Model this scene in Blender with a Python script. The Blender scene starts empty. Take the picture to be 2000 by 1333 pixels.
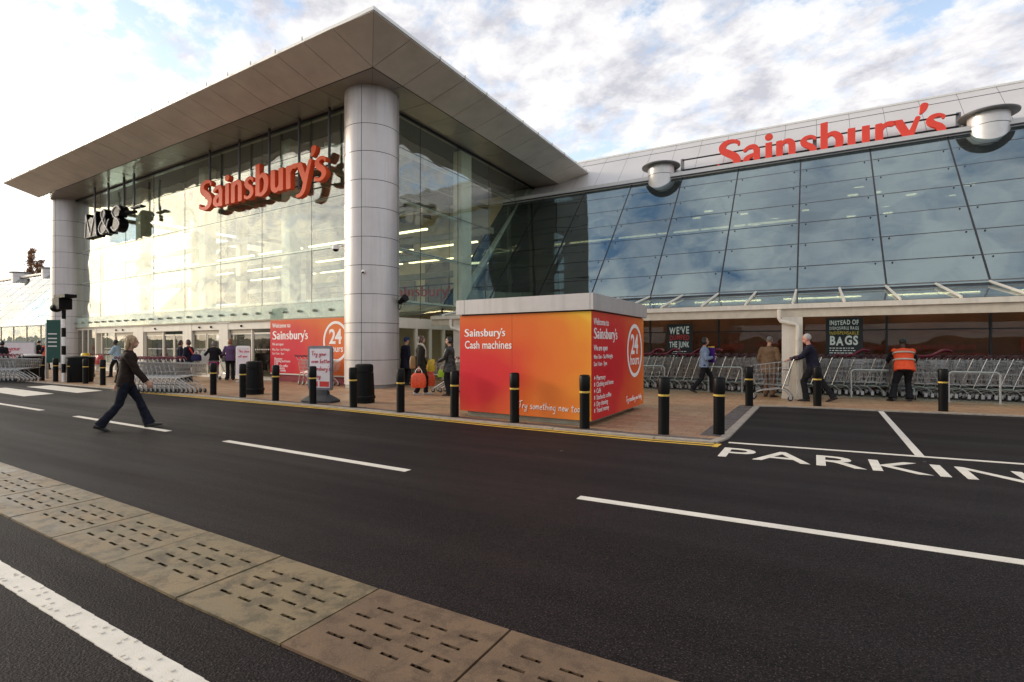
import bpy, bmesh, math, random
import numpy as np
from mathutils import Vector, Matrix, noise as mnoise

random.seed(7)
rad = math.radians
scene = bpy.context.scene
COL = scene.collection

# ------------------------------------------------------------------ camera
cam_d = bpy.data.cameras.new("camera")
cam = bpy.data.objects.new("camera", cam_d)
COL.objects.link(cam)
cam_d.sensor_width = 36.0
cam_d.lens = 18.63
cam_d.shift_y = 0.00425
cam_d.clip_start = 0.05
cam_d.clip_end = 3000
CAMH = 1.48
YAW = math.atan(590 / 1035.0)
cam.location = (0, 0, CAMH)
cam.rotation_euler = (rad(90), 0, YAW)
scene.camera = cam

# ------------------------------------------------------------------ light
SUN_EL, SUN_B = rad(17), rad(14)          # elevation; azimuth measured from -X towards -Y
SDIR = Vector((-math.cos(SUN_EL) * math.cos(SUN_B), -math.cos(SUN_EL) * math.sin(SUN_B), math.sin(SUN_EL)))
sun_d = bpy.data.lights.new("sun", 'SUN')
sun_d.energy = 1.5
sun_d.angle = rad(11)
sun_d.color = (1.0, 0.90, 0.76)
sun = bpy.data.objects.new("sun", sun_d)
sun.rotation_euler = SDIR.to_track_quat('Z', 'Y').to_euler()
sun.location = SDIR * 200
COL.objects.link(sun)

scene.view_settings.view_transform = 'Standard'
scene.view_settings.look = 'None'
scene.view_settings.exposure = 0.3
scene.view_settings.gamma = 1.0
scene.view_settings.use_curve_mapping = False

world = bpy.data.worlds.new("World")
scene.world = world
world.use_nodes = True


def nn(nt, typ, **kw):
    n = nt.nodes.new(typ)
    for k, v in kw.items():
        setattr(n, k, v)
    return n


def math_node(nt, op, a, b=None, clamp=False):
    n = nt.nodes.new('ShaderNodeMath')
    n.operation = op
    n.use_clamp = clamp
    for i, v in enumerate((a, b)):
        if v is None:
            continue
        if isinstance(v, (int, float)):
            n.inputs[i].default_value = v
        else:
            nt.links.new(v, n.inputs[i])
    return n.outputs[0]


def mixc(nt, fac, a, b, blend='MIX'):
    n = nt.nodes.new('ShaderNodeMix')
    n.data_type = 'RGBA'
    n.blend_type = blend
    for sock, v in ((n.inputs[0], fac), (n.inputs[6], a), (n.inputs[7], b)):
        if isinstance(v, (int, float)):
            sock.default_value = v
        elif isinstance(v, tuple):
            sock.default_value = (*v[:3], 1)
        else:
            nt.links.new(v, sock)
    return n.outputs[2]


def ramp(nt, fac, stops, interp='LINEAR'):
    n = nt.nodes.new('ShaderNodeValToRGB')
    cr = n.color_ramp
    cr.interpolation = interp
    while len(cr.elements) > 1:
        cr.elements.remove(cr.elements[-1])
    for i, (p, c) in enumerate(stops):
        e = cr.elements[0] if i == 0 else cr.elements.new(p)
        e.position = p
        e.color = (c, c, c, 1) if isinstance(c, (int, float)) else (*c[:3], 1)
    nt.links.new(fac, n.inputs[0])
    return n.outputs[0]


def noise_tex(nt, vec, scale, detail=4, rough=0.55, dist=0.0, dims='3D'):
    n = nt.nodes.new('ShaderNodeTexNoise')
    n.noise_dimensions = dims
    n.inputs['Scale'].default_value = scale
    n.inputs['Detail'].default_value = detail
    n.inputs['Roughness'].default_value = rough
    n.inputs['Distortion'].default_value = dist
    if vec is not None:
        nt.links.new(vec, n.inputs['Vector'])
    return n.outputs[0]


def build_world():
    nt = world.node_tree
    nt.nodes.clear()
    out = nn(nt, 'ShaderNodeOutputWorld')
    bg = nn(nt, 'ShaderNodeBackground')
    sky = nn(nt, 'ShaderNodeTexSky', sky_type='NISHITA')
    sky.sun_disc = False
    sky.sun_elevation = SUN_EL
    sky.sun_rotation = math.atan2(SDIR.x, SDIR.y)
    sky.air_density = 1.0
    sky.dust_density = 1.5
    sky.ozone_density = 1.5
    tc = nn(nt, 'ShaderNodeTexCoord')
    nrm = nn(nt, 'ShaderNodeVectorMath', operation='NORMALIZE')
    nt.links.new(tc.outputs['Generated'], nrm.inputs[0])
    sep = nn(nt, 'ShaderNodeSeparateXYZ')
    nt.links.new(nrm.outputs[0], sep.inputs[0])
    z = math_node(nt, 'MAXIMUM', sep.outputs[2], 0.0)
    den = math_node(nt, 'ADD', math_node(nt, 'MULTIPLY', z, 0.62), 0.15)
    cx = math_node(nt, 'DIVIDE', sep.outputs[0], den)
    cy = math_node(nt, 'DIVIDE', sep.outputs[1], den)
    comb = nn(nt, 'ShaderNodeCombineXYZ')
    nt.links.new(cx, comb.inputs[0])
    nt.links.new(cy, comb.inputs[1])
    v = comb.outputs[0]
    mp = nn(nt, 'ShaderNodeMapping')
    mp.inputs['Rotation'].default_value = (0, 0, rad(35))
    mp.inputs['Scale'].default_value = (1.0, 1.12, 1.0)
    mp.inputs['Location'].default_value = (3.1, 1.7, 0.0)
    nt.links.new(v, mp.inputs['Vector'])
    n_big = noise_tex(nt, mp.outputs[0], 1.1, 3, 0.5)
    n_fine = noise_tex(nt, mp.outputs[0], 6.2, 10, 0.62, 0.08)
    nmix = math_node(nt, 'ADD', math_node(nt, 'MULTIPLY', n_big, 0.50), math_node(nt, 'MULTIPLY', n_fine, 0.50))
    mask = ramp(nt, nmix, [(0.41, 0.0), (0.465, 0.6), (0.53, 1.0)])
    # grey undersides of the clouds
    n_sh = noise_tex(nt, mp.outputs[0], 3.6, 8, 0.62, 0.1)
    shade = ramp(nt, n_sh, [(0.37, (0.66, 0.66, 0.73)), (0.48, (0.92, 0.91, 0.94)), (0.58, (1.15, 1.12, 1.10))])
    # forward scattering towards the sun
    dot = nn(nt, 'ShaderNodeVectorMath', operation='DOT_PRODUCT')
    nt.links.new(nrm.outputs[0], dot.inputs[0])
    dot.inputs[1].default_value = SDIR
    d0 = math_node(nt, 'MAXIMUM', dot.outputs['Value'], 0.0)
    glow = math_node(nt, 'POWER', d0, 10.0)
    glow1 = math_node(nt, 'ADD', math_node(nt, 'MULTIPLY', glow, 3.6), 1.0)
    warm = mixc(nt, glow, (1.0, 1.0, 1.0), (1.0, 0.86, 0.56))
    cl = mixc(nt, 1.0, shade, warm, 'MULTIPLY')
    clm = nn(nt, 'ShaderNodeVectorMath', operation='SCALE')
    nt.links.new(cl, clm.inputs[0])
    nt.links.new(math_node(nt, 'MULTIPLY', glow1, 8.0), clm.inputs['Scale'])
    # blue of the gaps
    blue = mixc(nt, 1.0, sky.outputs[0], (1.05, 1.05, 1.05), 'MULTIPLY')
    bl = nn(nt, 'ShaderNodeVectorMath', operation='ADD')
    nt.links.new(blue, bl.inputs[0])
    zz = ramp(nt, sep.outputs[2], [(0.36, (4.4, 5.1, 6.1)), (0.62, (1.2, 2.0, 3.1))])
    nt.links.new(zz, bl.inputs[1])
    hz = ramp(nt, sep.outputs[2], [(0.0, 0.95), (0.16, 0.25), (0.35, 0.0)])
    mask2 = math_node(nt, 'MAXIMUM', mask, math_node(nt, 'MULTIPLY', hz, 0.8))
    col = mixc(nt, mask2, bl.outputs[0], clm.outputs[0])
    # the ground side of the sphere
    gnd = ramp(nt, sep.outputs[2], [(0.0, 1.0), (0.001, 0.0)])
    col = mixc(nt, gnd, col, (1.6, 1.5, 1.3))
    nt.links.new(col, bg.inputs[0])
    bg.inputs[1].default_value = 0.1
    nt.links.new(bg.outputs[0], out.inputs[0])


build_world()

# ------------------------------------------------------------------ helpers
def tag(o, label=None, cat=None, group=None, kind=None):
    if label: o["label"] = label
    if cat: o["category"] = cat
    if group: o["group"] = group
    if kind: o["kind"] = kind
    return o


def empty(name, loc=(0, 0, 0), rz=0.0):
    o = bpy.data.objects.new(name, None)
    o.location = loc
    o.rotation_euler = (0, 0, rz)
    o.empty_display_size = 0.2
    COL.objects.link(o)
    return o


def link_mesh(name, me, mat=None, parent=None, smooth=False):
    if mat is not None:
        me.materials.clear()
        for m in (mat if isinstance(mat, (list, tuple)) else [mat]):
            me.materials.append(m)
    if smooth:
        me.polygons.foreach_set('use_smooth', [True] * len(me.polygons))
    o = bpy.data.objects.new(name, me)
    COL.objects.link(o)
    if parent is not None:
        o.parent = parent
    return o


def children(o):
    return [c for c in COL.objects if c.parent == o]


def copy_tree(o, parent=None, kids=None):
    if kids is None:
        kids = {}
        for c in COL.objects:
            if c.parent is not None:
                kids.setdefault(c.parent.name, []).append(c)
    c = o.copy()
    COL.objects.link(c)
    c.parent = parent
    for ch in kids.get(o.name, []):
        copy_tree(ch, c, kids)
    return c


def kid_map():
    kids = {}
    for c in COL.objects:
        if c.parent is not None:
            kids.setdefault(c.parent.name, []).append(c)
    return kids


class MB:
    def __init__(s, fn=None):
        s.v, s.f, s.fn = [], [], fn

    def pt(s, p):
        p = s.fn(*p) if s.fn else p
        s.v.append(tuple(p))
        return len(s.v) - 1

    def poly(s, pts):
        s.f.append([s.pt(p) for p in pts])
        return s

    def box(s, x0, x1, y0, y1, z0, z1):
        i = [s.pt((x, y, z)) for z in (z0, z1) for y in (y0, y1) for x in (x0, x1)]
        for q in ((0, 2, 3, 1), (4, 5, 7, 6), (0, 1, 5, 4), (2, 6, 7, 3), (0, 4, 6, 2), (1, 3, 7, 5)):
            s.f.append([i[k] for k in q])
        return s

    def prism(s, pts, z0, z1):
        n = len(pts)
        a = [s.pt((x, y, z0)) for x, y in pts]
        b = [s.pt((x, y, z1)) for x, y in pts]
        s.f.append(a[::-1])
        s.f.append(b)
        for k in range(n):
            s.f.append([a[k], a[(k + 1) % n], b[(k + 1) % n], b[k]])
        return s

    def tube(s, pts, r, n=6, closed=False):
        pts = [Vector(p) for p in pts]
        m = len(pts)
        rs = r if isinstance(r, (list, tuple)) else [r] * m
        up = None
        rings = []
        for k, p in enumerate(pts):
            if closed:
                t = (pts[(k + 1) % m] - pts[k - 1])
            else:
                t = pts[min(k + 1, m - 1)] - pts[max(k - 1, 0)]
            if t.length < 1e-9:
                t = Vector((0, 0, 1))
            t.normalize()
            if up is None:
                up = Vector((0, 0, 1)) if abs(t.z) < 0.9 else Vector((1, 0, 0))
            a = up - t * up.dot(t)
            if a.length < 1e-6:
                a = t.orthogonal()
            a.normalize()
            up = a
            b = t.cross(a)
            ring = []
            for j in range(n):
                an = 2 * math.pi * (j + 0.5) / n
                ring.append(s.pt(p + (a * math.cos(an) + b * math.sin(an)) * rs[k]))
            rings.append(ring)
        for k in range(m if closed else m - 1):
            A, B = rings[k], rings[(k + 1) % m]
            for j in range(n):
                s.f.append([A[j], A[(j + 1) % n], B[(j + 1) % n], B[j]])
        if not closed:
            s.f.append(rings[0][::-1])
            s.f.append(rings[-1])
        return s

    def lathe(s, prof, n=24, c=(0, 0, 0), axis='z'):
        rings = []
        for r, h in prof:
            ring = []
            for j in range(n):
                an = 2 * math.pi * j / n
                a, b = r * math.cos(an), r * math.sin(an)
                if axis == 'z':
                    p = (c[0] + a, c[1] + b, c[2] + h)
                elif axis == 'y':
                    p = (c[0] + a, c[1] + h, c[2] + b)
                else:
                    p = (c[0] + h, c[1] + a, c[2] + b)
                ring.append(s.pt(p))
            rings.append(ring)
        for A, B in zip(rings, rings[1:]):
            for j in range(n):
                s.f.append([A[j], A[(j + 1) % n], B[(j + 1) % n], B[j]])
        s.f.append(rings[0][::-1])
        s.f.append(rings[-1])
        return s

    def loft(s, rings):
        idx = [[s.pt(p) for p in ring] for ring in rings]
        n = len(idx[0])
        for A, B in zip(idx, idx[1:]):
            for j in range(n):
                s.f.append([A[j], A[(j + 1) % n], B[(j + 1) % n], B[j]])
        s.f.append(idx[0][::-1])
        s.f.append(idx[-1])
        return s

    def ball(s, c, r, n=12, m=8, M=None):
        rx, ry, rz = r if isinstance(r, (tuple, list)) else (r, r, r)
        c = Vector(c)
        rings = []
        for k in range(1, m):
            ph = math.pi * k / m - math.pi / 2
            ring = []
            for j in range(n):
                an = 2 * math.pi * j / n
                q = Vector((rx * math.cos(ph) * math.cos(an), ry * math.cos(ph) * math.sin(an), rz * math.sin(ph)))
                if M is not None:
                    q = M @ q
                ring.append(s.pt(c + q))
            rings.append(ring)
        q0, q1 = Vector((0, 0, -rz)), Vector((0, 0, rz))
        if M is not None:
            q0, q1 = M @ q0, M @ q1
        b, t = s.pt(c + q0), s.pt(c + q1)
        for A, B in zip(rings, rings[1:]):
            for j in range(n):
                s.f.append([A[j], A[(j + 1) % n], B[(j + 1) % n], B[j]])
        for j in range(n):
            s.f.append([b, rings[0][(j + 1) % n], rings[0][j]])
            s.f.append([t, rings[-1][j], rings[-1][(j + 1) % n]])
        return s

    def mesh(s, name, fix=True, off=None):
        me = bpy.data.meshes.new(name)
        v = s.v if off is None else [(a - off[0], b - off[1], c - off[2]) for a, b, c in s.v]
        me.from_pydata(v, [], s.f)
        if fix:
            bm = bmesh.new()
            bm.from_mesh(me)
            bmesh.ops.recalc_face_normals(bm, faces=bm.faces)
            bm.to_mesh(me)
            bm.free()
        me.update()
        return me

    def build(s, name, mat, parent=None, smooth=False, fix=True):
        off = parent.get("_org") if parent is not None else None
        o = link_mesh(name, s.mesh(name, fix, off), mat, parent, False)
        if off is not None:
            o["_org"] = list(off)
        if smooth:
            auto_smooth(o.data)
        return o


def build_split(mb, name, mat, parent=None, smooth=False):
    """One object per separate piece of the mesh."""
    par = list(range(len(mb.v)))
    def find(a):
        while par[a] != a:
            par[a] = par[par[a]]
            a = par[a]
        return a
    for f in mb.f:
        r = find(f[0])
        for k in f[1:]:
            par[find(k)] = r
    grp = {}
    for f in mb.f:
        grp.setdefault(find(f[0]), []).append(f)
    out = []
    for fs in grp.values():
        m = MB()
        mp = {}
        for f in fs:
            q = []
            for k in f:
                if k not in mp:
                    mp[k] = len(m.v)
                    m.v.append(mb.v[k])
                q.append(mp[k])
            m.f.append(q)
        out.append(m.build(name, mat, parent, smooth))
    return out


def auto_smooth(me, ang=35):
    bm = bmesh.new()
    bm.from_mesh(me)
    for f in bm.faces:
        f.smooth = True
    for e in bm.edges:
        if len(e.link_faces) == 2 and e.calc_face_angle(0) > rad(ang):
            e.smooth = False
    bm.to_mesh(me)
    bm.free()


def wroot(name, loc):
    """Empty at a thing's base; its parts are given in world coordinates."""
    o = empty(name, loc)
    o["_org"] = list(loc)
    return o


# ------------------------------------------------------------------ materials
MATS = {}


def newmat(name):
    m = bpy.data.materials.new(name)
    m.use_nodes = True
    nt = m.node_tree
    b = nt.nodes['Principled BSDF']
    return m, nt, b


def pm(name, col, rough=0.5, metal=0.0, var=0.12, scale=6.0, bump=0.0, bscale=40.0, spec=0.5, coat=0.0, world_co=False, rvar=0.0, streak=0.0):
    if name in MATS:
        return MATS[name]
    m, nt, b = newmat(name)
    if world_co:
        co = nn(nt, 'ShaderNodeNewGeometry').outputs['Position']
    else:
        co = nn(nt, 'ShaderNodeTexCoord').outputs['Object']
    f = noise_tex(nt, co, scale, 5, 0.6)
    lo = tuple(max(0, c * (1 - var)) for c in col)
    hi = tuple(min(1, c * (1 + var)) for c in col)
    c = ramp(nt, f, [(0.3, lo), (0.7, hi)])
    if streak:
        sm = nn(nt, 'ShaderNodeMapping')
        sm.inputs['Scale'].default_value = (5.0, 5.0, 0.22)
        nt.links.new(co, sm.inputs[0])
        sf = noise_tex(nt, sm.outputs[0], 1.0, 7, 0.72)
        c = mixc(nt, ramp(nt, sf, [(0.48, 0.0), (0.75, streak)]), c, tuple(x * 0.45 for x in col))
    nt.links.new(c, b.inputs['Base Color'])
    b.inputs['Roughness'].default_value = rough
    if rvar:
        r = ramp(nt, noise_tex(nt, co, scale * 1.7, 4, 0.6), [(0.3, max(0, rough - rvar)), (0.7, min(1, rough + rvar))])
        nt.links.new(r, b.inputs['Roughness'])
    b.inputs['Metallic'].default_value = metal
    b.inputs['Specular IOR Level'].default_value = spec
    b.inputs['Coat Weight'].default_value = coat
    if bump:
        bn = nn(nt, 'ShaderNodeBump')
        bn.inputs['Strength'].default_value = bump
        bn.inputs['Distance'].default_value = 0.01
        nt.links.new(noise_tex(nt, co, bscale, 4, 0.6), bn.inputs['Height'])
        nt.links.new(bn.outputs[0], b.inputs['Normal'])
    MATS[name] = m
    return m


def emis(name, col, s):
    if name in MATS:
        return MATS[name]
    m, nt, b = newmat(name)
    co = nn(nt, 'ShaderNodeTexCoord').outputs['Object']
    c = ramp(nt, noise_tex(nt, co, 3), [(0.2, tuple(x * .9 for x in col)), (0.8, col)])
    nt.links.new(c, b.inputs['Base Color'])
    nt.links.new(c, b.inputs['Emission Color'])
    b.inputs['Emission Strength'].default_value = s
    MATS[name] = m
    return m


def glass(name, tint, f0, rough=0.0, wave=0.0, wscale=0.7, refl=(1, 1, 1), dirt=0.0):
    """Architectural glazing: Schlick mix of clear/tinted transmission and mirror reflection, a slightly wavy surface."""
    if name in MATS:
        return MATS[name]
    m, nt, b = newmat(name)
    nt.nodes.remove(b)
    out = nt.nodes['Material Output']
    tr = nn(nt, 'ShaderNodeBsdfTransparent')
    tr.inputs[0].default_value = (*tint, 1)
    gl = nn(nt, 'ShaderNodeBsdfGlossy')
    gl.inputs['Color'].default_value = (*refl, 1)
    gl.inputs['Roughness'].default_value = rough
    lw = nn(nt, 'ShaderNodeLayerWeight')
    lw.inputs['Blend'].default_value = 0.5
    p5 = math_node(nt, 'POWER', lw.outputs['Facing'], 5.0)
    fac = math_node(nt, 'ADD', math_node(nt, 'MULTIPLY', p5, 1 - f0), f0, clamp=True)
    if wave:
        co = nn(nt, 'ShaderNodeNewGeometry').outputs['Position']
        bn = nn(nt, 'ShaderNodeBump')
        bn.inputs['Strength'].default_value = 1.0
        bn.inputs['Distance'].default_value = wave
        nt.links.new(noise_tex(nt, co, wscale, 1, 0.4), bn.inputs['Height'])
        nt.links.new(bn.outputs[0], gl.inputs['Normal'])
    mx = nn(nt, 'ShaderNodeMixShader')
    nt.links.new(fac, mx.inputs[0])
    nt.links.new(tr.outputs[0], mx.inputs[1])
    nt.links.new(gl.outputs[0], mx.inputs[2])
    last = mx.outputs[0]
    if dirt:
        df = nn(nt, 'ShaderNodeBsdfDiffuse')
        df.inputs[0].default_value = (0.6, 0.62, 0.6, 1)
        co2 = nn(nt, 'ShaderNodeNewGeometry').outputs['Position']
        dm = ramp(nt, noise_tex(nt, co2, 1.2, 6, 0.65), [(0.35, dirt * 0.3), (0.7, dirt)])
        m2 = nn(nt, 'ShaderNodeMixShader')
        nt.links.new(dm, m2.inputs[0])
        nt.links.new(last, m2.inputs[1])
        nt.links.new(df.outputs[0], m2.inputs[2])
        last = m2.outputs[0]
    nt.links.new(last, out.inputs[0])
    MATS[name] = m
    return m


def asphalt(name, base, speck, rough=0.66, sc=1.0, spec=0.2):
    m, nt, b = newmat(name)
    co = nn(nt, 'ShaderNodeNewGeometry').outputs['Position']
    big = noise_tex(nt, co, 0.35, 5, 0.6)
    mid = noise_tex(nt, co, 2.3, 6, 0.65)
    mp = nn(nt, 'ShaderNodeMapping')
    mp.inputs['Scale'].default_value = (0.10, 1.5, 1)
    nt.links.new(co, mp.inputs[0])
    lane = noise_tex(nt, mp.outputs[0], 1.0, 4, 0.6, 0.2)
    fine = noise_tex(nt, co, 95 * sc, 3, 0.7)
    vor = nn(nt, 'ShaderNodeTexVoronoi')
    vor.inputs['Scale'].default_value = 75 * sc
    nt.links.new(co, vor.inputs['Vector'])
    gum = nn(nt, 'ShaderNodeTexVoronoi')
    gum.inputs['Scale'].default_value = 1.1
    nt.links.new(co, gum.inputs['Vector'])
    c1 = ramp(nt, big, [(0.3, tuple(x * 0.80 for x in base)), (0.7, tuple(x * 1.22 for x in base))])
    c1 = mixc(nt, ramp(nt, lane, [(0.35, 0.0), (0.7, 0.6)]), c1, tuple(x * 1.7 for x in base))
    c2 = mixc(nt, ramp(nt, mid, [(0.45, 0.0), (0.8, 0.5)]), c1, tuple(x * 1.9 for x in base))
    cell = mixc(nt, 1.0, c2, ramp(nt, vor.outputs['Color'], [(0.1, 0.45), (0.9, 1.6)]), 'MULTIPLY')
    c3 = mixc(nt, ramp(nt, fine, [(0.57, 0.0), (0.68, 1.0)]), cell, speck)
    c4 = mixc(nt, ramp(nt, fine, [(0.30, 0.9), (0.45, 0.0)]), c3, tuple(x * 0.22 for x in base))
    c5 = mixc(nt, ramp(nt, gum.outputs['Distance'], [(0.018, 0.8), (0.03, 0.0)]), c4, (0.16, 0.13, 0.12))
    dark = noise_tex(nt, co, 0.9, 7, 0.72, 0.5)
    c6 = mixc(nt, ramp(nt, dark, [(0.66, 0.0), (0.72, 0.55)]), c5, tuple(x * 0.4 for x in base))
    nt.links.new(c6, b.inputs['Base Color'])
    r = ramp(nt, lane, [(0.3, rough + 0.08), (0.7, rough - 0.10)])
    nt.links.new(r, b.inputs['Roughness'])
    b.inputs['Specular IOR Level'].default_value = spec
    bn = nn(nt, 'ShaderNodeBump')
    bn.inputs['Strength'].default_value = 0.8
    bn.inputs['Distance'].default_value = 0.006
    h = math_node(nt, 'ADD', fine, math_node(nt, 'MULTIPLY', vor.outputs['Distance'], 0.7))
    nt.links.new(h, bn.inputs['Height'])
    nt.links.new(bn.outputs[0], b.inputs['Normal'])
    MATS[name] = m
    return m


def paving(name):
    m, nt, b = newmat(name)
    co = nn(nt, 'ShaderNodeNewGeometry').outputs['Position']
    br = nn(nt, 'ShaderNodeTexBrick')
    br.inputs['Scale'].default_value = 1.0
    br.inputs['Brick Width'].default_value = 0.42
    br.inputs['Row Height'].default_value = 0.21
    br.inputs['Mortar Size'].default_value = 0.008
    br.inputs['Mortar Smooth'].default_value = 0.3
    br.inputs['Bias'].default_value = 0.0
    br.inputs['Color1'].default_value = (0.42, 0.262, 0.14, 1)
    br.inputs['Color2'].default_value = (0.30, 0.18, 0.10, 1)
    br.inputs['Mortar'].default_value = (0.10, 0.065, 0.042, 1)
    nt.links.new(co, br.inputs['Vector'])
    big = noise_tex(nt, co, 0.55, 5, 0.65)
    c = mixc(nt, ramp(nt, big, [(0.40, 0.0), (0.72, 0.75)]), br.outputs[0], (0.34, 0.155, 0.085))
    c = mixc(nt, ramp(nt, noise_tex(nt, co, 1.4, 6, 0.7), [(0.5, 0.0), (0.75, 0.55)]), c, (0.45, 0.34, 0.22))
    c = mixc(nt, 0.5, c, mixc(nt, 1.0, c, ramp(nt, noise_tex(nt, co, 30, 3, 0.6), [(0.2, 0.5), (0.8, 1.5)]), 'MULTIPLY'))
    nt.links.new(c, b.inputs['Base Color'])
    b.inputs['Specular IOR Level'].default_value = 0.4
    r = ramp(nt, big, [(0.3, 0.42), (0.7, 0.75)])
    nt.links.new(r, b.inputs['Roughness'])
    bn = nn(nt, 'ShaderNodeBump')
    bn.inputs['Strength'].default_value = 0.5
    bn.inputs['Distance'].default_value = 0.004
    nt.links.new(br.outputs[1], bn.inputs['Height'])
    bn.invert = True
    nt.links.new(bn.outputs[0], b.inputs['Normal'])
    MATS[name] = m
    return m


def concrete(name, base, sand, rough=0.5, stain=0.8):
    m, nt, b = newmat(name)
    co = nn(nt, 'ShaderNodeNewGeometry').outputs['Position']
    mp = nn(nt, 'ShaderNodeMapping')
    mp.inputs['Scale'].default_value = (0.7, 1.6, 1)
    mp.inputs['Rotation'].default_value = (0, 0, 0.4)
    nt.links.new(co, mp.inputs[0])
    n1 = noise_tex(nt, mp.outputs[0], 2.6, 7, 0.68, 0.6)
    n2 = noise_tex(nt, co, 7, 6, 0.7, 0.3)
    n3 = noise_tex(nt, co, 150, 2, 0.6)
    c = mixc(nt, ramp(nt, n1, [(0.35, 0.0), (0.65, 1.0)]), base, sand)
    c = mixc(nt, ramp(nt, n2, [(0.47, 0.0), (0.56, stain * .6), (0.70, stain)]), c, tuple(x * 0.35 for x in base))
    c = mixc(nt, ramp(nt, n3, [(0.55, 0.0), (0.75, 0.5)]), c, tuple(min(1, x * 1.8) for x in sand))
    c = mixc(nt, ramp(nt, n3, [(0.28, 0.6), (0.42, 0.0)]), c, tuple(x * 0.4 for x in base))
    nt.links.new(c, b.inputs['Base Color'])
    nt.links.new(ramp(nt, n1, [(0.3, rough - 0.12), (0.7, rough + 0.2)]), b.inputs['Roughness'])
    bn = nn(nt, 'ShaderNodeBump')
    bn.inputs['Strength'].default_value = 0.6
    bn.inputs['Distance'].default_value = 0.003
    nt.links.new(n3, bn.inputs['Height'])
    nt.links.new(bn.outputs[0], b.inputs['Normal'])
    MATS[name] = m
    return m


def road_paint(name, col):
    """Thermoplastic marking, worn through to the asphalt in specks."""
    m, nt, b = newmat(name)
    co = nn(nt, 'ShaderNodeNewGeometry').outputs['Position']
    c = ramp(nt, noise_tex(nt, co, 4, 5, 0.6), [(0.3, tuple(x * 0.82 for x in col)), (0.7, col)])
    w = noise_tex(nt, co, 42, 5, 0.75)
    c = mixc(nt, ramp(nt, w, [(0.62, 0.0), (0.72, 0.8)]), c, (0.10, 0.085, 0.075))
    nt.links.new(c, b.inputs['Base Color'])
    b.inputs['Roughness'].default_value = 0.62
    bn = nn(nt, 'ShaderNodeBump')
    bn.inputs['Strength'].default_value = 0.5
    bn.inputs['Distance'].default_value = 0.004
    nt.links.new(noise_tex(nt, co, 160, 3, 0.6), bn.inputs['Height'])
    nt.links.new(bn.outputs[0], b.inputs['Normal'])
    MATS[name] = m
    return m


def print_mat(name, cx, cy, sx, sy, stops):
    """Printed graphic: a colour wash round a centre, in the panel's own coordinates (x along, z up)."""
    m, nt, b = newmat(name)
    co = nn(nt, 'ShaderNodeTexCoord').outputs['Object']
    sep = nn(nt, 'ShaderNodeSeparateXYZ')
    nt.links.new(co, sep.inputs[0])
    nz = noise_tex(nt, co, 0.9, 2, 0.5)
    dx = math_node(nt, 'DIVIDE', math_node(nt, 'SUBTRACT', sep.outputs[0], cx), sx)
    dy = math_node(nt, 'DIVIDE', math_node(nt, 'SUBTRACT', sep.outputs[2], cy), sy)
    d = math_node(nt, 'SQRT', math_node(nt, 'ADD', math_node(nt, 'MULTIPLY', dx, dx), math_node(nt, 'MULTIPLY', dy, dy)))
    d = math_node(nt, 'ADD', d, math_node(nt, 'MULTIPLY', math_node(nt, 'SUBTRACT', nz, 0.5), 0.5))
    c = ramp(nt, d, stops)
    c = mixc(nt, 0.12, c, ramp(nt, noise_tex(nt, co, 60, 3, 0.6), [(0.3, 0.2), (0.7, 0.7)]), 'OVERLAY')
    nt.links.new(c, b.inputs['Base Color'])
    b.inputs['Roughness'].default_value = 0.45
    b.inputs['Specular IOR Level'].default_value = 0.15
    MATS[name] = m
    return m


asphalt("asphalt", (0.0098, 0.0069, 0.0066), (0.105, 0.078, 0.073), spec=0.12)
asphalt("asphalt_far", (0.07, 0.064, 0.06), (0.16, 0.15, 0.14), sc=0.5)
paving("block_paving")
concrete("concrete_slab", (0.165, 0.126, 0.066), (0.230, 0.160, 0.082), 0.42, 0.95)
concrete("sandstone_slab", (0.125, 0.074, 0.038), (0.165, 0.10, 0.054), 0.7, 0.7)
concrete("kerb_stone", (0.34, 0.30, 0.25), (0.40, 0.33, 0.25), 0.6, 0.5)
concrete("forecourt", (0.27, 0.22, 0.16), (0.33, 0.26, 0.18), 0.55, 0.5)
concrete("dark_block", (0.09, 0.075, 0.07), (0.13, 0.10, 0.085), 0.6, 0.6)
road_paint("white_paint", (0.74, 0.68, 0.58))
road_paint("yellow_paint", (0.70, 0.43, 0.05))
M_ALU = pm("cladding_silver", (0.56, 0.515, 0.49), 0.38, 0.45, 0.05, 1.2, rvar=0.05, streak=0.35)
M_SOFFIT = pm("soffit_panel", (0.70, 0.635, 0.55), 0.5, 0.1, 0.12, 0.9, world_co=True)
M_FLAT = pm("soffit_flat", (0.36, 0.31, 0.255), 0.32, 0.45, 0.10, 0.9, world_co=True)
M_FASCIA = pm("fascia_white", (0.78, 0.77, 0.73), 0.4, 0.1, 0.05)
M_JOINT = pm("dark_joint", (0.035, 0.032, 0.03), 0.6)
M_STEEL = pm("painted_steel", (0.62, 0.60, 0.54), 0.4, 0.1, 0.06)
M_CREAM = pm("cream_paint", (0.74, 0.67, 0.555), 0.42, 0.0, 0.06, 1.5, streak=0.4)
M_WHITEF = pm("white_frame", (0.74, 0.68, 0.57), 0.4, 0.0, 0.05, 1.2, streak=0.25)
M_BLACK = pm("black_plastic", (0.004, 0.0036, 0.0036), 0.5, 0, 0.2, 5, rvar=0.1, spec=0.16)
M_BLACKM = pm("black_metal", (0.016, 0.016, 0.017), 0.35, 0.3, 0.2)
M_YEL = pm("yellow_band", (0.70, 0.47, 0.10), 0.35, 0, 0.1)
M_RED = pm("sign_red", (0.80, 0.115, 0.04), 0.5, 0, 0.06, 2.0, spec=.1)
M_WHITE = pm("white_vinyl", (0.86, 0.82, 0.78), 0.5, 0, 0.04)
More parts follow.
